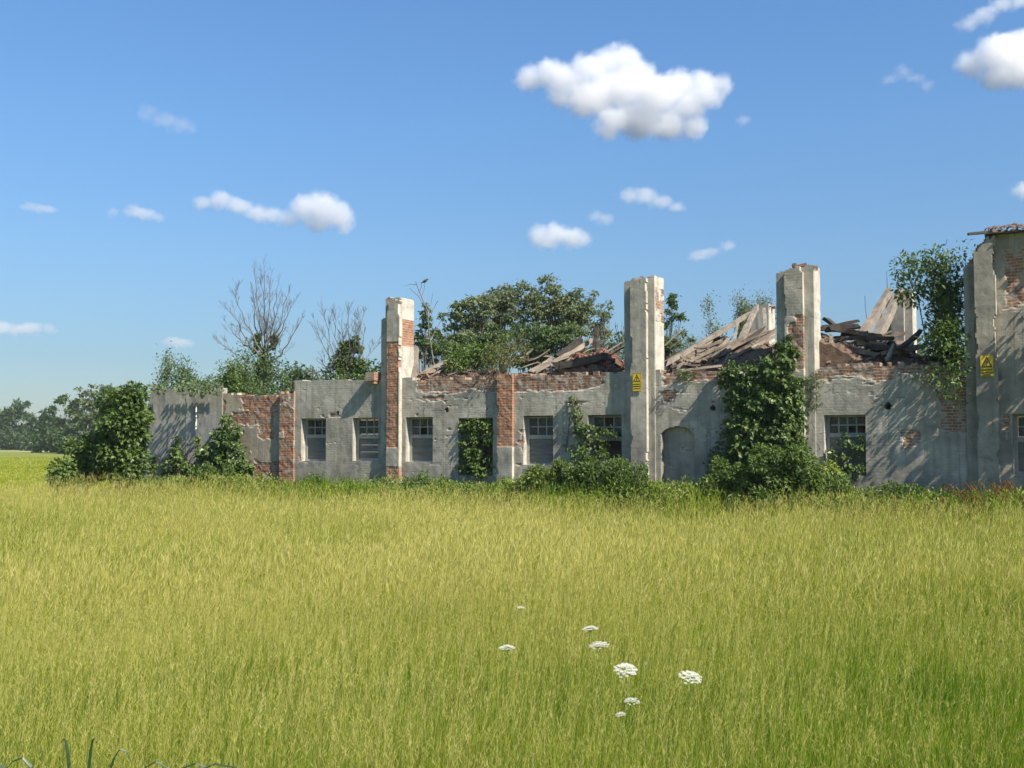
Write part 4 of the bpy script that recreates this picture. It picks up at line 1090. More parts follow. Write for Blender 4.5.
# ------------------------------------------------------------------ creepers on the facade
def creeper(name, lb, pts, n, leaf, mat, y0=-.05, depth=.3, base=None, runners=(), cat='ivy'):
    """leafy skin on the wall: PTS are picture discs (x, y, r, thickness)"""
    base = base or (pts[0][0])
    r = empty(name, tuple(L2W(U(base, y0), y0, 0.0))); tag(r, lb, cat)
    L0 = np.array(r.location)
    w = np.array([p[2] ** 2 for p in pts], float); k = rng.choice(len(pts), n, p=w / w.sum())
    P = np.array(pts, float)[k]
    an = rng.random(n) * 2 * math.pi; rr = np.sqrt(rng.random(n)) * (1 + .12 * rng.normal(size=n))
    x, y = P[:, 0] + np.cos(an) * rr * P[:, 2], P[:, 1] + np.sin(an) * rr * P[:, 2]
    cl = fbm(x * .16, y * .16, 91, 3)
    dep = P[:, 3] * (np.sqrt(np.clip(1 - np.minimum(rr, 1) ** 2, 0, 1)) * .75 + .12) * (.35 + 1.3 * cl)
    keep = rng.random(n) < np.clip((cl - .30) * 5, .15, 1)
    pos = []
    for a, b, c in zip(x[keep], y[keep], dep[keep]):
        yb = y0 - c * (1 - .55 * rng.random() ** 2); f = F(a, b, yb); 
        pos.append(L2W(f[0], yb, max(f[1], .03)))
    pos = np.array(pos) - L0
    o = np.tile(-BD, (len(pos), 1)) + rng.normal(0, .6, (len(pos), 3)); o /= np.linalg.norm(o, axis=1)[:, None]
    leaf_obj('foliage', pos, leaf, mat, r, out=o, bias=.4, droop=.5, tint=cl[keep] * 1.1 - .05, aspect=.75)
    rs = list(runners) or [[(base, 470)] + [(p[0], p[1]) for p in pts[::2]]]
    for q in rs:
        pp = []
        for (a, c) in q:
            f = F(a, c, y0 + .02); pp.append(L2W(f[0], y0 + .005, max(f[1], 0)) - L0)
        b = MB(); b.tube(pp, np.linspace(.03, .01, len(pp)), 4); b.obj('stem', M_BARK, r)
    return r
creeper('ivy', 'dense dark ivy covering the wall and the foot of the third tall pillar',
        [(752, 380, 18, .5), (775, 372, 18, .55), (735, 374, 12, .4), (785, 346, 9, .35), (783, 360, 14, .45), (792, 390, 12, .45), (758, 405, 24, .6), (785, 410, 20, .6), (748, 430, 24, .7), (780, 435, 24, .75), (796, 425, 10, .5), (734, 455, 22, .7), (765, 458, 28, .8), (795, 462, 20, .7), (726, 378, 8, .3), (738, 400, 14, .45), (788, 336, 4, .25), (800, 380, 6, .3), (742, 478, 20, .7), (775, 482, 24, .8), (718, 466, 12, .5), (796, 352, 5, .25)], 17000, .12, M_IVY, y0=-.06, base=768)
creeper('window_ivy', 'bright ivy filling the dark window left of the low brick pilaster',
        [(476, 428, 13, .2), (468, 440, 11, .2), (485, 436, 9, .2), (472, 455, 12, .22), (478, 470, 12, .22), (463, 425, 6, .15), (488, 425, 6, .15), (464, 465, 8, .2), (490, 462, 6, .15)], 1250, .12, M_BUSH, y0=.10, base=474)
creeper('wall_ivy', 'thin strand of ivy climbing between the fifth and sixth windows',
        [(574, 404, 5, .12), (577, 415, 7, .14), (582, 428, 8, .15), (584, 442, 7, .15), (592, 433, 9, .16), (605, 437, 9, .14), (613, 434, 6, .12), (578, 455, 8, .2), (570, 446, 4, .1), (572, 397, 3, .1), (600, 448, 8, .15)], 760, .11, M_BUSH, y0=-.03, base=578, runners=[[(582, 470), (581, 440), (576, 415), (571, 396)], [(583, 440), (596, 434), (612, 436)], [(566, 452), (570, 420), (567, 400)]])
creeper('doorway_ivy', 'dark creeper in the lower part of the tall doorway',
        [(832, 455, 8, .2), (845, 462, 10, .25), (858, 448, 8, .2), (862, 438, 5, .15), (835, 470, 10, .25), (856, 470, 10, .25), (845, 440, 8, .15)], 520, .11, M_IVY, y0=.10, base=845)
creeper('yard_ivy', 'ivy mound climbing the yard wall where grey render meets brick',
        [(226, 420, 6, .3), (232, 432, 10, .4), (222, 440, 12, .5), (234, 450, 12, .5), (215, 455, 14, .6), (228, 462, 16, .7), (205, 464, 12, .6), (240, 466, 10, .5), (248, 470, 8, .4), (195, 468, 8, .4)], 3000, .15, M_IVY, y0=-.1, base=225)
creeper('yard_creeper', 'thin climber in the middle of the grey yard wall', [(178, 440, 4, .15), (176, 450, 6, .2), (179, 460, 8, .3), (170, 466, 8, .3), (154, 458, 4, .12), (150, 468, 7, .25), (186, 468, 8, .3), (197, 440, 4, .2), (199, 452, 6, .25)], 800, .14, M_BUSH, y0=-.16, base=178)

rngk = [(x_, r_) for x_, r_ in zip(150 + 70 * np.sort(rng.random(19)), rng.uniform(3, 8, 19))]  # twigs added along the wall top for their diagonal shadow streaks
creeper('shadow_twigs', 'sparse twigs added over the top edge of the grey yard wall to cast streaks', [(x, 386 + r * .3, r, .35 + .07 * r) for x, r in rngk], 620, .12, M_ELDER, y0=-.16, base=185, runners=[[(x, 384), (x + 2, 392)] for x, _ in rngk])
creeper('unseen_shadow_creeper', 'unseen creeper added beyond the right edge to cast streaks on the wing wall', [(1050, 300, 14, .9), (1062, 330, 16, 1.0), (1075, 360, 18, 1.1), (1090, 300, 16, 1.0), (1100, 340, 20, 1.1), (1080, 400, 20, .9), (1095, 440, 24, .9)], 2600, .15, M_IVY, y0=-.1, base=1085)  # out of frame, added for the shadow streaks it throws on the wing
# ------------------------------------------------------------------ bushes and weeds at the foot of the walls
def foot(px, v): return L2W(U(px, -v), -v, 0.0)
hb = at(121, 33.6)
bush('big_bush', hb + np.array([0, 0, 0]), (.46, .7, 1.45), 8500, .15, (M_BUSH, M_BARK), 'big upright green bush at the left end of the yard wall', lumps=36, lump_r=.40, zc=2.25, stems=9, aspect=.7)
bush('big_bush', at(86, 34.3), (.72, .7, 1.0), 6600, .15, (M_BUSH, M_BARK), 'lower spreading bush left of the big upright bush', lumps=18, lump_r=.42, zc=1.3, stems=5, aspect=.7)
bush('big_bush', at(131, 33.4), (.30, .5, .6), 2800, .15, (M_BUSH, M_BARK), 'narrow right shoulder of the big bush touching the grey yard wall', lumps=16, lump_r=.40, zc=2.95, stems=0, aspect=.7)
BR = [(530, .9, .6, .5, 'low bramble under the fifth window'), (556, 1.0, .75, .62, 'bramble bush right of the fifth window'), (585, 1.0, .85, .78, 'highest bramble bush, below the ivy strand'), (612, .9, .75, .65, 'bramble bush under the sixth window'), (640, .9, .65, .40, 'bramble at the foot of the pillar with the small sign'), (668, .9, .65, .26, 'bramble before the arched niche'), (692, .9, .6, .27, 'bramble right of the arched niche'),
      (716, 1.1, .6, .6, 'bramble at the left foot of the dark ivy'), (745, 1.5, .8, .75, 'leafy mound before the left of the dark ivy'), (785, 1.5, .85, .8, 'leafy mound before the right of the dark ivy'), (815, 1.1, .55, .62, 'low bush right of the dark ivy'), (876, .9, .65, .45, 'bush right of the tall doorway'), (900, .9, .5, .45, 'small bush further right of the tall doorway'),
      (842, 1.2, .5, .36, 'weedy bush before the tall doorway'), (420, .9, .5, .5, 'low bush under the third window'), (440, .8, .45, .42, 'small bush left of the ivied window'), (500, .8, .5, .40, 'small bush at the foot of the low brick pilaster'), (338, .8, .6, .35, 'small clump between the first two windows'), (312, .8, .5, .42, 'small bush under the first window'),
      (252, 1.0, .5, .45, 'low bush before the bare brick of the yard wall'), (212, 1.4, .7, .55, 'low bush at the foot of the yard ivy'), (160, 1.2, .6, .4, 'low weeds at the foot of the grey yard wall')]
for k, (px, v, rx, rz, lb) in enumerate(BR):
    rz *= 1.35; rx *= 1.35
    bush('bramble', foot(px, v), (rx, .6, rz), int(2600 * rx * rz * 2.0 + 700), .10, (M_WEED if k % 3 == 1 else M_BUSH, M_TWIG), lb, 'bush', int(16 + 14 * rx), .20, 'bushes along the foot of the ruin', zc=rz * .95, aspect=.5)
# undergrowth: nettles and low leaves in one band along the wall
def undergrowth(name, lb, x0, x1, v0, v1, n, zmax, leaf, mat, aspect=.4):
    x = rng.uniform(x0, x1, n); v = rng.uniform(v0, v1, n)
    pos = np.array([foot(a, b) for a, b in zip(x, v)])
    hh = zmax * (.45 + .9 * fbm(pos[:, 0] * 1.1, pos[:, 1] * 1.1, 95, 3)) 
    pos[:, 2] = hh * rng.random(n) ** .55
    o = leaf_obj(name, pos - P0, leaf, mat, None, loc=tuple(P0), out=np.tile([0, 0, 1.0], (n, 1)), bias=.45, droop=.1, aspect=aspect, tint=np.clip(fbm(pos[:, 0] * .9, pos[:, 1] * .9, 96, 3) * 1.2 - .05, 0, 1))
    tag(o, lb, 'undergrowth', None, 'stuff')
undergrowth('undergrowth', 'band of nettles and low green weeds along the foot of the ruin', 240, 1150, .25, 2.2, 34000, .98, .105, M_WEED)
undergrowth('bramble_thicket', 'dark tangled brambles under the ivy strand', 540, 648, .25, 1.7, 7500, 1.35, .10, M_BUSH)
undergrowth('bramble_thicket', 'dark tangled brambles round the foot of the ivy-covered pillar', 712, 850, .25, 1.7, 8500, 1.3, .10, M_BUSH)
undergrowth('yard_undergrowth', 'low green weeds along the foot of the yard wall', 118, 250, .35, 1.9, 6000, .95, .11, M_WEED)

# rusty dead bracken lower right
def bracken(px, v, w, h, n, lb):
    r = empty('dead_bracken', tuple(foot(px, v))); tag(r, lb, 'bracken', 'patches of dead bracken')
    b, pos, dirs = MB(), [], []
    for k in range(n):
        a = rng.uniform(-1, 1); s = np.array([a * w * .5, rng.uniform(-.3, .3), 0]); e = s + np.array([a * w * .45 + rng.normal(0, .2), rng.normal(0, .25), h * rng.uniform(.7, 1.15)])
        pts = np.array([s + (e - s) * t + np.array([0, 0, h * .35 * math.sin(t * 2.6)]) for t in np.linspace(0, 1, 7)])
        b.tube(pts, np.linspace(.009, .003, 7), 3)
        for t in np.linspace(.25, 1, 16):
            c = s + (e - s) * t + np.array([0, 0, h * .35 * math.sin(t * 2.6)])
            for sg in (-1, 1):
                d = np.array([rng.normal(0, .3), sg, -.3]); pos.append(c + d * .05); dirs.append(d / np.linalg.norm(d))
    leaf_obj('frond', pos, .10, M_BROWN, r, out=np.array(dirs), bias=.7, aspect=.32)
    b.obj('stem', M_TWIG, r)
bracken(1012, 1.5, 1.5, 1.0, 46, 'rust-brown heap of dead bracken at the right edge before the taller wing')
bracken(985, 1.7, .9, .75, 34, 'small rusty bracken patch before the far right pilaster')
bracken(930, 1.3, 1.1, .7, 16, 'thin rusty bracken patch left of the taller wing')

# ------------------------------------------------------------------ far trees and field on the left
FT = [(20, 330, [(20, 408, 9, 10), (20, 420, 12, 12), (20, 434, 14, 10)], 'dark pointed tree rising above the far tree line at the left edge', M_FAR, 2600), (-14, 330, [(-14, 424, 20, 16)], 'far tree cut by the left edge', M_FAR, 2600), (4, 320, [(4, 422, 10, 11), (6, 436, 12, 8)], 'far tree left of the dark pointed one', M_FAR, 2000),
      (38, 310, [(36, 426, 10, 10), (44, 432, 12, 11)], 'far dark tree just right of the pointed one', M_FAR, 2200), (54, 280, [(52, 418, 11, 9), (58, 430, 14, 13)], 'far tree with ragged top, second right of the pointed one', M_FAR, 2600), (70, 230, [(64, 402, 12, 7), (76, 408, 12, 10), (68, 428, 16, 14)], 'loose airy tree behind the left of the big bush', M_TREE, 2800),
      (90, 200, [(86, 393, 11, 8), (97, 391, 11, 9), (88, 418, 18, 18)], 'pale airy tree just behind the top of the big bush', M_GREY, 3000), (112, 190, [(112, 410, 18, 22)], 'tree hidden behind the big bush', M_TREE, 2000), (-50, 340, [(-50, 420, 24, 20)], 'far tree outside the left edge', M_FAR, 2400), (-90, 340, [(-90, 418, 24, 22)], 'further far tree outside the left edge', M_FAR, 2400), (140, 200, [(140, 420, 20, 18)], 'far tree behind the yard wall end', M_FAR, 1600)]
for k, (px, dp, lob, lb, mt, n) in enumerate(FT):
    crown_tree('far_tree', px, dp, lob, lb, (mt, M_BARK), n, .0034 * dp, group='far trees beyond the field', lumps=26, seed=600 + k, r0=.25)
for k, (px, dp, rx, rz, lb) in enumerate(((8, 300, 9, 2.6, 'low pale hedge clump under the far trees at the left edge'), (30, 310, 9, 2.8, 'dark hedge clump under the pointed tree'), (48, 270, 7, 2.6, 'hedge clump under the ragged far tree'), (64, 220, 6, 2.8, 'bright hedge clump left of the big bush'), (82, 200, 6, 2.8, 'hedge clump behind the big bush'), (-30, 310, 10, 3.0, 'hedge clump outside the left edge'))):
    bush('hedge_clump', at(px, dp), (rx, 3.0, rz), 2200, .9, (M_FAR, M_BARK), lb, 'hedge', 18, 1.8, 'hedge clumps beyond the field', zc=rz * .75)
# ------------------------------------------------------------------ ground, lawn, grass
def ground_material():
    m, nt, out = newmat('field_soil_and_grass')
    tc = N(nt, 'TexCoord').outputs['Object']
    n1 = noise(nt, tc, .12, 6, .6); n2 = noise(nt, mapping(nt, tc, (1, .35, 1)), 1.4, 6, .65); n3 = noise(nt, tc, 14, 4, .7)
    f = math_(nt, 'ADD', math_(nt, 'MULTIPLY', n1, .45), math_(nt, 'ADD', math_(nt, 'MULTIPLY', n2, .35), math_(nt, 'MULTIPLY', n3, .2)))
    c = ramp(nt, f, [(.36, (.11, .14, .022)), (.5, (.175, .20, .04)), (.64, (.25, .25, .07))])
    finish(nt, out, c, .95, math_(nt, 'ADD', n3, n2), .8, .06, .1)
    return m
gm = MB(); gm.add([[-1200, -400, 0], [1200, -400, 0], [1200, 1200, 0], [-1200, 1200, 0]], [(0, 1, 2, 3)])
tag(gm.obj('ground', ground_material()), kind='structure')
# pale dirt track far left
M_TRACK = simple_material('dirt_track', (.36, .32, .22), (.5, .45, .33), .8, rough=.95, bump=.2)
tk = MB(); tp_ = [at(x, d) + np.array([0, 0, .012]) for x, d in ((-60, 262), (0, 255), (40, 245), (75, 230), (110, 215))]
for a_, b_ in zip(tp_[:-1], tp_[1:]): tk.add([a_, b_, b_ + [0, 9, 0], a_ + [0, 9, 0]], [(0, 1, 2, 3)])
tag(tk.obj('path', M_TRACK), kind='structure')

def blades(n, y, hts, w, lean, tintbase, S, xlim=None, straw=0.0, x=None):
    """ribbons: returns V, Q, T, tint, tip"""
    lx = lean * rng.normal(0, 1, n); ly = lean * rng.normal(0, 1, n) 
    lx = lx + .10                                        # a light breeze from the left
    t = np.linspace(0, 1, S + 1)
    px = x[:, None] + (lx * hts)[:, None] * t[None] ** 2.0
    py = y[:, None] + (ly * hts)[:, None] * t[None] ** 2.0
    dr = np.clip(np.hypot(lx, ly), 0, 1.2)
    pz = hts[:, None] * (t[None] - .28 * dr[:, None] * t[None] ** 2.6)
    az = rng.uniform(0, math.pi, n)
    wx, wy = np.cos(az)[:, None] * w[:, None], np.sin(az)[:, None] * w[:, None]
    prof_ = (1 - t ** 1.6)[None] * .5
    L = np.stack([px - wx * prof_, py - wy * prof_, pz], -1); Rr = np.stack([px + wx * prof_, py + wy * prof_, pz], -1)
    # last ring collapses to one point
    V = np.concatenate([np.stack([L[:, :-1], Rr[:, :-1]], 2).reshape(n, 2 * S, 3), np.stack([px[:, -1], py[:, -1], pz[:, -1]], -1)[:, None]], 1)
    m = 2 * S + 1
    o = (np.arange(n) * m)[:, None]
    Q = np.concatenate([o + np.array([[2 * k, 2 * k + 1, 2 * k + 3, 2 * k + 2]]) for k in range(S - 1)], 0) if S > 1 else np.zeros((0, 4), int)
    T = o + np.array([[2 * S - 2, 2 * S - 1, 2 * S]])
    tb = np.concatenate([np.repeat(t[:-1], 2), [1.0]])
    return V.reshape(-1, 3), Q, T, np.repeat(tintbase, m), np.tile(tb, n), (px[:, -1], py[:, -1], pz[:, -1], lx, ly)

class Acc:
    def __init__(s): s.V, s.Q, s.T, s.t, s.h, s.n = [], [], [], [], [], 0
    def add(s, V, Q, T, t, h):
        s.V.append(V); s.Q.append(Q + s.n); s.T.append(T + s.n); s.t.append(t); s.h.append(h); s.n += len(V)
    def obj(s, name, mat):
        me = np_mesh(name, np.concatenate(s.V), np.concatenate(s.Q), np.concatenate(s.T), {'tint': np.concatenate(s.t), 'along': np.concatenate(s.h)})
        return link(name, me, mat)

def grass_material():
    m, nt, out = newmat('meadow_grass')
    t = N(nt, 'Attribute', attribute_name='tint').outputs['Fac']
    # from fresh green blades to ripe straw stalks; each blade keeps one colour
    c = ramp(nt, t, [(0, (.040, .125, .004)), (.25, (.095, .205, .008)), (.50, (.185, .275, .018)), (.66, (.30, .335, .035)), (.80, (.39, .375, .080)), (1, (.60, .53, .20))])
    tc = mixc(nt, 1.0, c, (1.15, 1.15, .6), 'MULTIPLY')
    finish(nt, out, c, .7, None, spec=.08, trans=.42, tcol=tc)
    return m
M_GRASS = grass_material()
def front_line(x):           # y of the facade's foot at world x
    return 32.0 - x * math.tan(TH)

acc = Acc()
def seed_band(y0, y1, dens, hmin, hmax, w0, lean, S, stalk_frac, strawbias, head_full):
    ym = (y0 + y1) / 2; W = .4526 * y1 * 1.16 + .9
    n = int(dens * 2 * W * (y1 - y0))
    x, y = rng.uniform(-W, W, n), rng.uniform(y0, y1, n)
    ok = y < front_line(x) - 1.0 + .8 * (fbm(x * .6, y * .6, 120, 3) - .5)
    ok &= (x > -13.2) | (y < 34.5 + 1.2 * (fbm(x * .5, y * 0, 122, 3) - .5))
    x, y = x[ok], y[ok]; n = len(x)
    if not n: return
    patch = .55 * fbm(x * .30, y * .30, 137, 4) + .25 * fbm(x * .07, y * .30, 139, 3) + .20 * fbm(x * 1.1, y * .9, 141, 2); fine = fbm(x * 1.3, y * 1.3, 131, 3)
    hs = (.58 + .80 * fbm(x * .45, y * .45, 132, 4)) * (1 + .16 * np.clip((-x - 3) / 5, 0, 1) * np.clip((y - 22) / 8, 0, 1) * np.clip((x + 15) / 2, 0, 1))
    hs *= 1 - .5 * np.clip(1 - (front_line(x) - 1.2 - y) / 3.0, 0, 1) * np.clip((x + 6) / 5, 0, 1)
    st = rng.random(n) < stalk_frac * np.clip(.55 + 3.0 * (patch - .42), .2, 1.6) * (1 - .55 * np.clip(1 - (front_line(x) - 1.2 - y) / 5.0, 0, 1))
    # leaves
    a = ~st; k = a.sum()
    h = rng.uniform(hmin, hmax, k) * hs[a]
    edge = np.clip(1 - (front_line(x) - 1.2 - y) / 4.0, 0, 1)
    tint = np.clip(.04 + .58 * patch[a] + .25 * (fine[a] - .3) + rng.normal(0, .13, k) + strawbias - .16 * edge[a], 0, .74)
    V, Q, T, t, al, _ = blades(k, y[a], h, w0 * rng.uniform(.7, 1.5, k), lean, tint, S, x=x[a])
    acc.add(V, Q, T, t, al)
    # flowering stalks with a panicle
    k = st.sum()
    if not k: return
    h = rng.uniform(hmax * .95, hmax * 1.9, k) * hs[st]
    tint = np.clip(.82 + .11 * rng.normal(0, 1, k) + .3 * (patch[st] - .5) + strawbias * .3, .45, 1)
    V, Q, T, t, al, tip = blades(k, y[st], h, w0 * .36 * np.ones(k), lean * np.where(rng.random(k) < .13, 3.4, .75), tint, max(3, S), x=x[st])
    acc.add(V, Q, T, t, al)
    tx, ty, tz, lx, ly = tip
    ns = 11 if head_full else 3
    base = np.stack([tx, ty, tz], -1)
    dr = np.stack([lx * 1.5, ly * 1.5, np.ones(k)], -1); dr /= np.linalg.norm(dr, axis=1)[:, None]
    hl = rng.uniform(.07, .15, k)
    for q in range(ns):
        f = q / max(1, ns - 1)
        c = base - dr * (hl * (1 - f))[:, None] * 1.0
        sd = rng.normal(size=(k, 3)); sd[:, 2] *= .3
        d = dr * .8 + sd * (.34 if head_full else .20); d /= np.linalg.norm(d, axis=1)[:, None]
        s = np.cross(d, rng.normal(size=(k, 3))); s /= np.linalg.norm(s, axis=1)[:, None] + 1e-9
        ln = (.026 if head_full else .085) * rng.uniform(.6, 1.4, k); ww = ln * .02 + w0 * .085
        Vq = np.stack([c, c + d * (ln * .5)[:, None] + s * ww[:, None], c + d * ln[:, None], c + d * (ln * .5)[:, None] - s * ww[:, None]], 1).reshape(-1, 3)
        Qq = np.arange(4 * k).reshape(k, 4)
        acc.add(Vq, Qq, np.zeros((0, 3), int), np.repeat(np.clip(tint + .06, 0, 1), 4), np.ones(4 * k))
edges = [3.0, 3.6, 4.3, 5.2, 6.3, 7.6, 9, 10.6, 12.5, 15, 18, 21, 24, 27, 30, 34, 38]
for y0, y1 in zip(edges[:-1], edges[1:]):
    ym = (y0 + y1) / 2
    dens = 6000 * (4 / max(ym, 4)) ** 1.2
    seed_band(y0, y1, dens, .28, .52, .0032 * (max(ym, 3.0) / 3.6) ** .72, .15 + .03 * (ym < 8), 5 if ym < 6 else (3 if ym < 12 else 2), (.25 if ym > 9 else .19) if ym > 7 else (.12 if ym > 5.5 else .085), -.20 if ym < 5.4 else (-.15 if ym < 6.5 else -.08 if ym < 9 else .0), ym < 10)
g_o = acc.obj('meadow_grass', M_GRASS); tag(g_o, 'tall yellow-green meadow grass with ripe seed heads', 'grass', None, 'stuff')

acc = Acc()
n = 16000
u = rng.uniform(U(240), U(1150), n); v = rng.uniform(.5, 3.2, n)
W_ = P0[None] + RD[None] * u[:, None] - BD[None] * v[:, None]
cl = fbm(u * .8, v * .8, 150, 3); m_ = rng.random(n) < np.clip((cl - .36) * 4, .08, 1); W_ = W_[m_]; n = len(W_)
V, Q, T, t, al, _ = blades(n, W_[:, 1], rng.uniform(.5, 1.35, n) * (.55 + .7 * cl[m_]), .022 * np.ones(n), .25, np.clip(.40 + .2 * rng.normal(0, 1, n), .1, 1), 3, x=W_[:, 0])
acc.add(V, Q, T, t, al)
tag(acc.obj('wall_foot_grass', M_GRASS), 'loose tall grass standing among the weeds at the foot of the ruin', 'grass', None, 'stuff')

# short lawn beyond the meadow on the left
acc = Acc()
n = 95000
y = 33 + 120 * rng.random(n) ** 1.9; x = rng.uniform(-.50, -.26, n) * y - rng.random(n) * 1.5
pt = fbm(x * .1, y * .1, 140, 4)
V, Q, T, t, al, _ = blades(n, y, rng.uniform(.06, .16, n), .028 * (y / 34) ** .9, .5, np.clip(.66 + .3 * (pt - .4) + rng.normal(0, .10, n), 0, .9), 2, x=x)
acc.add(V, Q, T, t, al)
tag(acc.obj('short_lawn', M_GRASS), 'short brighter lawn beyond the meadow at the left', 'grass', None, 'stuff')

# ------------------------------------------------------------------ white umbels in the meadow
M_UMB = simple_material('white_petals', (.48, .48, .41), (.66, .66, .60), 60, rough=.8, bump=.1)
M_STALK = leaf_material('green_stalk', (.26, .32, .07), (.30, .36, .09), None, .3)
UM = [(626, 667.5, 3.7, .043, .42, 'large white umbel tilted towards the camera, left of the other large one'), (691, 675, 3.65, .042, .36, 'large white umbel furthest right'), (507, 646, 4.1, .034, .03, 'white umbel seen edge-on, furthest left'), (590, 627, 4.6, .037, .05, 'thin edge-on umbel, highest of the cluster'),
      (599, 643, 4.2, .042, .10, 'edge-on umbel just below the highest one'), (632, 699.5, 3.45, .028, .15, 'smaller flat umbel below the large tilted one'), (620, 713.5, 3.3, .018, .1, 'smallest umbel, lowest of the cluster'), (521, 607, 5.3, .022, .05, 'tiny pale umbel far back, upper left of the cluster'), (646, 663, 3.8, .009, .2, 'closed little umbel bud beside the large tilted one')]
for px, py, dp, rr, tilt, lb in UM:
    dp *= 1.40; rr *= 1.28
    c = D(px, py, dp)
    r = empty('umbel_flower', (c[0] + .03, c[1] + .02, 0)); tag(r, lb, 'wildflower', 'white umbels in the meadow')
    cc = np.array([-.03, -.02, c[2]])
    ez = np.array([rng.uniform(-.15, .15), -math.sin(tilt), math.cos(tilt)]); ez /= np.linalg.norm(ez)
    ex = np.cross([0, 1, 0], ez); ex /= np.linalg.norm(ex); ey = np.cross(ez, ex)
    hub = cc - ez * rr * .55
    s = MB(); s.tube([(0, 0, 0), np.array([.005, 0, c[2] * .5]), hub * .5 + np.array([0, 0, c[2] * .4]), hub], [.0018, .0016, .0014, .0012], 5)
    nu_ = 44 if rr > .04 else (30 if rr > .02 else 9)
    fl = MB()
    for k in range(nu_):
        a = k * 2.39996; q = rr * math.sqrt((k + .5) / nu_) * .93
        p = cc + ex * q * math.cos(a) + ey * q * math.sin(a) + ez * (-.34 * q * q / rr + rng.normal(0, rr * .06))
        s.tube([hub, (hub + p) / 2 + ez * -.002, p], [.0007, .0006, .0005], 3)
        ur = rr * .145
        for j in range(13):
            b_ = j * 2.39996; g_ = ur * math.sqrt((j + .4) / 13)
            f = p + ex * g_ * math.cos(b_) + ey * g_ * math.sin(b_) + ez * (.001 + rng.normal(0, .0009))
            R0 = ur * .27; ph = rng.random() * 6
            V = [f + ez * .0008] + [f + ex * R0 * (1 if i % 2 else .62) * math.cos(ph + i * .628) + ey * R0 * (1 if i % 2 else .62) * math.sin(ph + i * .628) for i in range(10)]
            fl.add(V, (), [(0, 1 + i, 1 + (i + 1) % 10) for i in range(10)])
    s_o = s.me('stem', attrs=None); at_ = s_o.attributes.new('tint', 'FLOAT', 'POINT')
    link('stem', s_o, M_STALK, r)
    fl.obj('umbel', M_UMB, r)

# dark arching strap leaves in the lower left corner
sl = empty('strap_leaf_plant', tuple(np.array([D(80, 768, 4.4)[0], 4.4, 0]))); tag(sl, 'dark arching strap leaves in the lower left corner of the meadow', 'plant')
M_STRAP = leaf_material('dark_strap_leaf', (.022, .05, .018), (.03, .065, .022), (.045, .08, .03), .15, .4, .5)
fan = MB(); tt = []
for (x1, z1, hz, yo) in ((-.15, .70, .80, -.02), (.10, .72, .82, .03), (.20, .66, .80, 0), (-.05, .78, .82, .05), (.30, .64, .79, .04), (-.24, .66, .78, .05), (.04, .80, .84, -.04), (-.32, .70, .80, .02), (.36, .68, .78, -.02)):
    pts = []
    for t in np.linspace(0, 1, 10):
        x = x1 * 1.9 * t ** 1.1; z = hz * math.sin(min(1, t * 1.12) * math.pi / 2) - (hz - z1) * t ** 4; z *= 1.2; pts.append(np.array([x, yo * t, z]))
    pts = np.array(pts); wv = .011 * np.sin(np.linspace(.35, math.pi - .02, 10))
    sd = np.array([.35, .9, .25]); sd /= np.linalg.norm(sd)
    V = np.concatenate([np.stack([p - sd * w, p + np.array([0, 0, -.004]), p + sd * w]) for p, w in zip(pts, wv)])
    fan.add(V, [q for i in range(9) for q in ((i * 3, i * 3 + 1, i * 3 + 4, i * 3 + 3), (i * 3 + 1, i * 3 + 2, i * 3 + 5, i * 3 + 4))])
mm = fan.me('leaf_blades'); at_ = mm.attributes.new('tint', 'FLOAT', 'POINT'); at_.data.foreach_set('value', rng.random(len(mm.vertices)).astype(np.float32))
link('leaf_blades', mm, M_STRAP, sl)

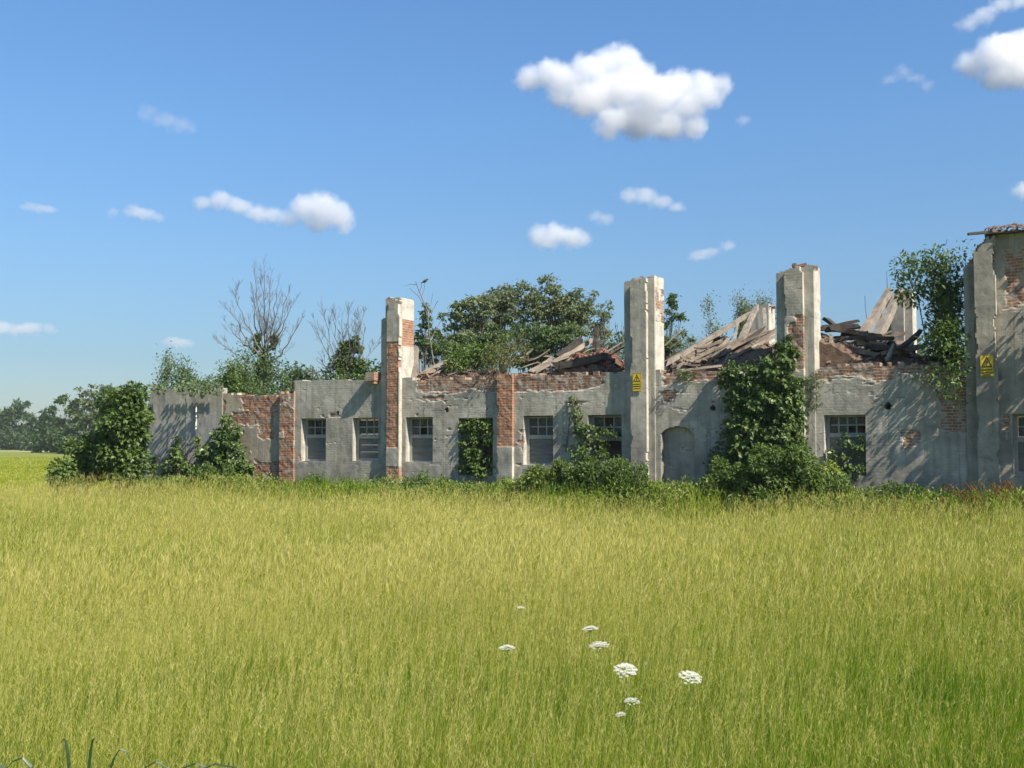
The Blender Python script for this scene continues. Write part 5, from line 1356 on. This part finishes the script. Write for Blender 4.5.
# ------------------------------------------------------------------ clouds: bounded volumes far beyond the field
CD = 2400.0
def cloud_material(name, lobes, dens, wisp, fine):
    """vapour gathered round the lobes, torn at the edges by two scales of noise; lobes: (centre, radius, squash) in object space"""
    m, nt, out = newmat(name)
    tc = N(nt, 'TexCoord').outputs['Object']
    wn = N(nt, 'TexNoise', i_Scale=1.0 / (fine * 2.6), i_Detail=4.0, i_Roughness=.6); nt.links.new(tc, wn.inputs[0])
    wv = N(nt, 'VectorMath', operation='SUBTRACT'); nt.links.new(wn.outputs[1], wv.inputs[0]); wv.inputs[1].default_value = (.5, .5, .5)
    pv = N(nt, 'VectorMath', operation='MULTIPLY_ADD'); nt.links.new(wv.outputs[0], pv.inputs[0]); pv.inputs[1].default_value = (fine * 1.5,) * 3; nt.links.new(tc, pv.inputs[2])
    f = None
    for c, r, sq in lobes:
        v = N(nt, 'VectorMath', operation='SUBTRACT'); nt.links.new(pv.outputs[0], v.inputs[0]); v.inputs[1].default_value = tuple(c)
        if sq != 1.0:
            w_ = N(nt, 'VectorMath', operation='MULTIPLY'); nt.links.new(v.outputs[0], w_.inputs[0]); w_.inputs[1].default_value = (1, 1, 1 / sq); v = w_
        l = N(nt, 'VectorMath', operation='LENGTH'); nt.links.new(v.outputs[0], l.inputs[0])
        g = math_(nt, 'MULTIPLY_ADD', l.outputs['Value'], -1.0 / fine, r / fine)      # depth inside the lobe in units of FINE
        f = g if f is None else math_(nt, 'SMOOTH_MAX', f, g, .9)
    f = math_(nt, 'ADD', f, .34)
    n2 = noise(nt, tc, 1.0 / (fine * 1.25), 7, .66)
    f = math_(nt, 'ADD', f, math_(nt, 'MULTIPLY', math_(nt, 'SUBTRACT', n2, .5), wisp))
    mr = N(nt, 'MapRange', interpolation_type='SMOOTHSTEP'); nt.links.new(f, mr.inputs[0])
    mr.inputs[1].default_value = -.05; mr.inputs[2].default_value = 1.15; mr.inputs[3].default_value = 0; mr.inputs[4].default_value = dens
    v = N(nt, 'VolumePrincipled')
    v.inputs['Color'].default_value = (.985, .987, .99, 1); v.inputs['Anisotropy'].default_value = .1
    nt.links.new(mr.outputs[0], v.inputs['Density'])
    nt.links.new(v.outputs[0], out.inputs['Volume'])
    try: m.cycles.volume_step_rate = .35
    except Exception: pass
    return m

def cloud(label, lobes, dens, wisp, fine):
    """lobes: (px, py, r_px[, squash]) discs in the picture; the mesh only bounds the vapour"""
    c0 = np.mean([[l[0], l[1]] for l in lobes], 0); C = D(c0[0], c0[1], CD)
    bm = bmesh.new(); ls = []
    for l in lobes:
        p = D(l[0], l[1], CD) - C; r = l[2] * CD / FPX; sq = l[3] if len(l) > 3 else .85
        p[1] += rng.uniform(-.5, .5) * r
        ls.append((p, r, sq))
        R = r + fine * 1.25
        bmesh.ops.create_icosphere(bm, subdivisions=3, radius=R, matrix=Matrix.Translation(Vector(p)) @ Matrix.Diagonal((1, 1, (r * sq + fine * 1.25) / R, 1)))
    me = bpy.data.meshes.new('tmp_cloud'); bm.to_mesh(me); bm.free()
    o = bpy.data.objects.new('cloud', me); COL.objects.link(o)
    md = o.modifiers.new('r', 'REMESH'); md.mode = 'VOXEL'; md.voxel_size = max(4.0, fine * .3)
    dg = bpy.context.evaluated_depsgraph_get(); me2 = bpy.data.meshes.new_from_object(o.evaluated_get(dg)); o.modifiers.clear(); o.data = me2
    me2.materials.clear(); me2.materials.append(cloud_material('cloud_vapour', ls, dens, wisp, fine))
    o.location = tuple(C)
    o['label'] = label; o['category'] = 'cloud'; o['group'] = 'fair-weather clouds'; o['kind'] = 'thing'
    return o
CLOUDS = [
 ('biggest white cumulus cloud, high and right of centre', [(530, 76, 15), (548, 74, 15), (565, 82, 20), (588, 72, 18), (608, 62, 19), (625, 58, 17), (640, 72, 17), (600, 92, 22), (625, 88, 24), (585, 102, 20), (560, 98, 14), (655, 96, 24), (680, 84, 19), (703, 82, 17), (720, 84, 12), (690, 104, 19), (640, 118, 24), (668, 122, 20), (695, 124, 15), (612, 120, 18), (710, 96, 14), (606, 132, 11)], 0.03, 2.5, 20),
 ('long two-humped cloud at middle left', [(204, 203, 10, .7), (222, 201, 12, .75), (240, 206, 13, .7), (256, 212, 12, .7), (272, 215, 11, .7), (290, 219, 11, .7), (308, 208, 17), (324, 208, 18), (340, 216, 16), (318, 222, 15, .7), (345, 226, 9)], 0.024, 2.5, 16),
 ('bright cloud cut by the upper right edge', [(975, 62, 16), (992, 55, 20), (1010, 50, 22), (1035, 48, 26), (1020, 72, 22), (1000, 74, 18), (1050, 70, 24)], 0.028, 2.5, 21),
 ('wispy cloud above the bright one at the upper right edge', [(970, 22, 11, .6), (985, 15, 12, .6), (1002, 5, 13, .6), (1020, 0, 14, .6)], 0.02, 2.6, 24),
 ('small round cloud above the pillars, right of centre', [(538, 236, 11), (555, 233, 13), (572, 236, 13), (584, 240, 8), (548, 242, 11, .6)], 0.03, 2.2, 17),
 ('small puff up and right of the small round cloud', [(596, 216, 7, .8), (606, 219, 8, .7)], 0.016, 2.4, 13),
 ('flat faint cloud left below the biggest cumulus', [(628, 196, 10, .6), (645, 197, 13, .6), (662, 202, 11, .5), (678, 206, 9, .4)], 0.02, 2.6, 18),
 ('tiny faint puff right of the flat faint cloud', [(728, 246, 8, .7), (700, 255, 12, .45), (712, 252, 9, .45)], 0.014, 2.6, 15),
 ('small cloud cut by the right edge above the taller wing', [(1020, 191, 10, .7), (1030, 190, 12, .8)], 0.02, 2.4, 16),
 ('low flat cloud at the left edge', [(2, 328, 12, .5), (18, 330, 11, .5), (34, 329, 11, .55), (48, 328, 7, .6), (-10, 328, 14, .5)], 0.022, 2.4, 16),
 ('tiny low cloud above the sparse shrub', [(170, 341, 8, .6), (180, 343, 10, .5), (188, 344, 6, .5)], 0.02, 2.4, 13),
 ('small oval cloud, right one of the far left pair', [(133, 211, 8, .75), (146, 215, 11, .5), (157, 217, 7, .5)], 0.024, 2.4, 14),
 ('tiny round puff between the far left clouds', [(112, 212, 6, .8)], 0.013, 2.4, 11),
 ('thin flat cloud furthest left', [(30, 207, 9, .4), (42, 209, 11, .4), (53, 211, 7, .4)], 0.014, 2.6, 14),
 ('faint feathery cloud at upper left', [(148, 113, 10, .6), (163, 119, 12, .6), (180, 125, 11, .6), (192, 128, 7, .6)], 0.007, 3.0, 20),
 ('pair of faint wisps left of the bright upper right cloud', [(903, 72, 9, .8), (916, 78, 8, .5), (927, 86, 7, .8), (890, 79, 8, .5)], 0.009, 3.0, 16),
 ('tiny fleck just right of the biggest cumulus', [(744, 120, 7, .7)], 0.012, 2.6, 13),
]
for a_ in CLOUDS: cloud(*a_)

# ------------------------------------------------------------------ haze
HAZE = 0.00022
if HAZE:
    hz_ = MB(); hz_.box(-1230, 1230, -430, 1230, -1.0, 26.0)
    m, nt, out = newmat('summer_haze')
    v = N(nt, 'VolumePrincipled'); v.inputs['Color'].default_value = (.86, .93, 1, 1); v.inputs['Density'].default_value = HAZE; v.inputs['Anisotropy'].default_value = .2
    nt.links.new(v.outputs[0], out.inputs['Volume'])
    tag(hz_.obj('haze', m), kind='stuff')

# ------------------------------------------------------------------ light, sky, camera
EL = R_(45); AZ = R_(15)
sun_h = RD * math.cos(AZ) - BD * math.sin(AZ)
sun_dir = np.array([sun_h[0] * math.cos(EL), sun_h[1] * math.cos(EL), math.sin(EL)])
sd = bpy.data.lights.new('sun', 'SUN'); sd.energy = 4.8; sd.angle = R_(.53); sd.color = (1.0, .915, .78)
so = bpy.data.objects.new('sun', sd); COL.objects.link(so)
so.rotation_euler = Vector(-sun_dir).to_track_quat('-Z', 'Y').to_euler(); so.location = (60, -40, 80)
w = bpy.data.worlds.new('World'); scene.world = w; w.use_nodes = True
nt = w.node_tree; nt.nodes.clear()
sky = nt.nodes.new('ShaderNodeTexSky'); sky.sky_type = 'NISHITA'; sky.sun_disc = False
sky.sun_elevation = EL; sky.sun_rotation = math.atan2(sun_dir[0], sun_dir[1])
sky.air_density = 1.0; sky.dust_density = .35; sky.ozone_density = 3.2; sky.altitude = 100
bg = nt.nodes.new('ShaderNodeBackground'); bg.inputs[1].default_value = .11
ow = nt.nodes.new('ShaderNodeOutputWorld')
hs_ = nt.nodes.new('ShaderNodeHueSaturation'); hs_.inputs['Saturation'].default_value = 1.18
nt.links.new(sky.outputs[0], hs_.inputs['Color']); 
gn = nt.nodes.new('ShaderNodeTexCoord'); sx = nt.nodes.new('ShaderNodeSeparateXYZ'); nt.links.new(gn.outputs['Generated'], sx.inputs[0])
ext = ramp(nt, sx.outputs[2], [(0, (.31, .335, .40)), (.07, (.375, .41, .46)), (.16, (.59, .60, .62)), (.27, (.76, .76, .77)), (.36, (.84, .83, .84)), (1, (1, 1, 1))])   # ramp by elevation, darkens the sky towards the horizon
nt.links.new(mixc(nt, 1.0, hs_.outputs[0], ext, 'MULTIPLY'), bg.inputs[0]); nt.links.new(bg.outputs[0], ow.inputs[0])

cam = bpy.data.cameras.new('camera'); co_ = bpy.data.objects.new('camera', cam); COL.objects.link(co_)
co_.location = tuple(CAM); co_.rotation_euler = (math.pi / 2 + PITCH, 0, 0)
cam.sensor_width = 36.0; cam.lens = 36.0 * FPX / 1024; cam.clip_end = 12000; cam.clip_start = .1
scene.camera = co_
scene.render.engine = 'CYCLES'
cy = scene.cycles
cy.max_bounces = 7; cy.diffuse_bounces = 3; cy.glossy_bounces = 2; cy.transmission_bounces = 3; cy.volume_bounces = 10; cy.transparent_max_bounces = 8
cy.filter_width = 1.55; cy.use_denoising = True; cy.sample_clamp_indirect = 8
cy.use_adaptive_sampling = True; cy.adaptive_threshold = .02
scene.view_settings.view_transform = 'Standard'; scene.view_settings.look = 'None'
scene.view_settings.exposure = .92; scene.view_settings.gamma = 1
scene.render.resolution_x, scene.render.resolution_y = 1024, 768
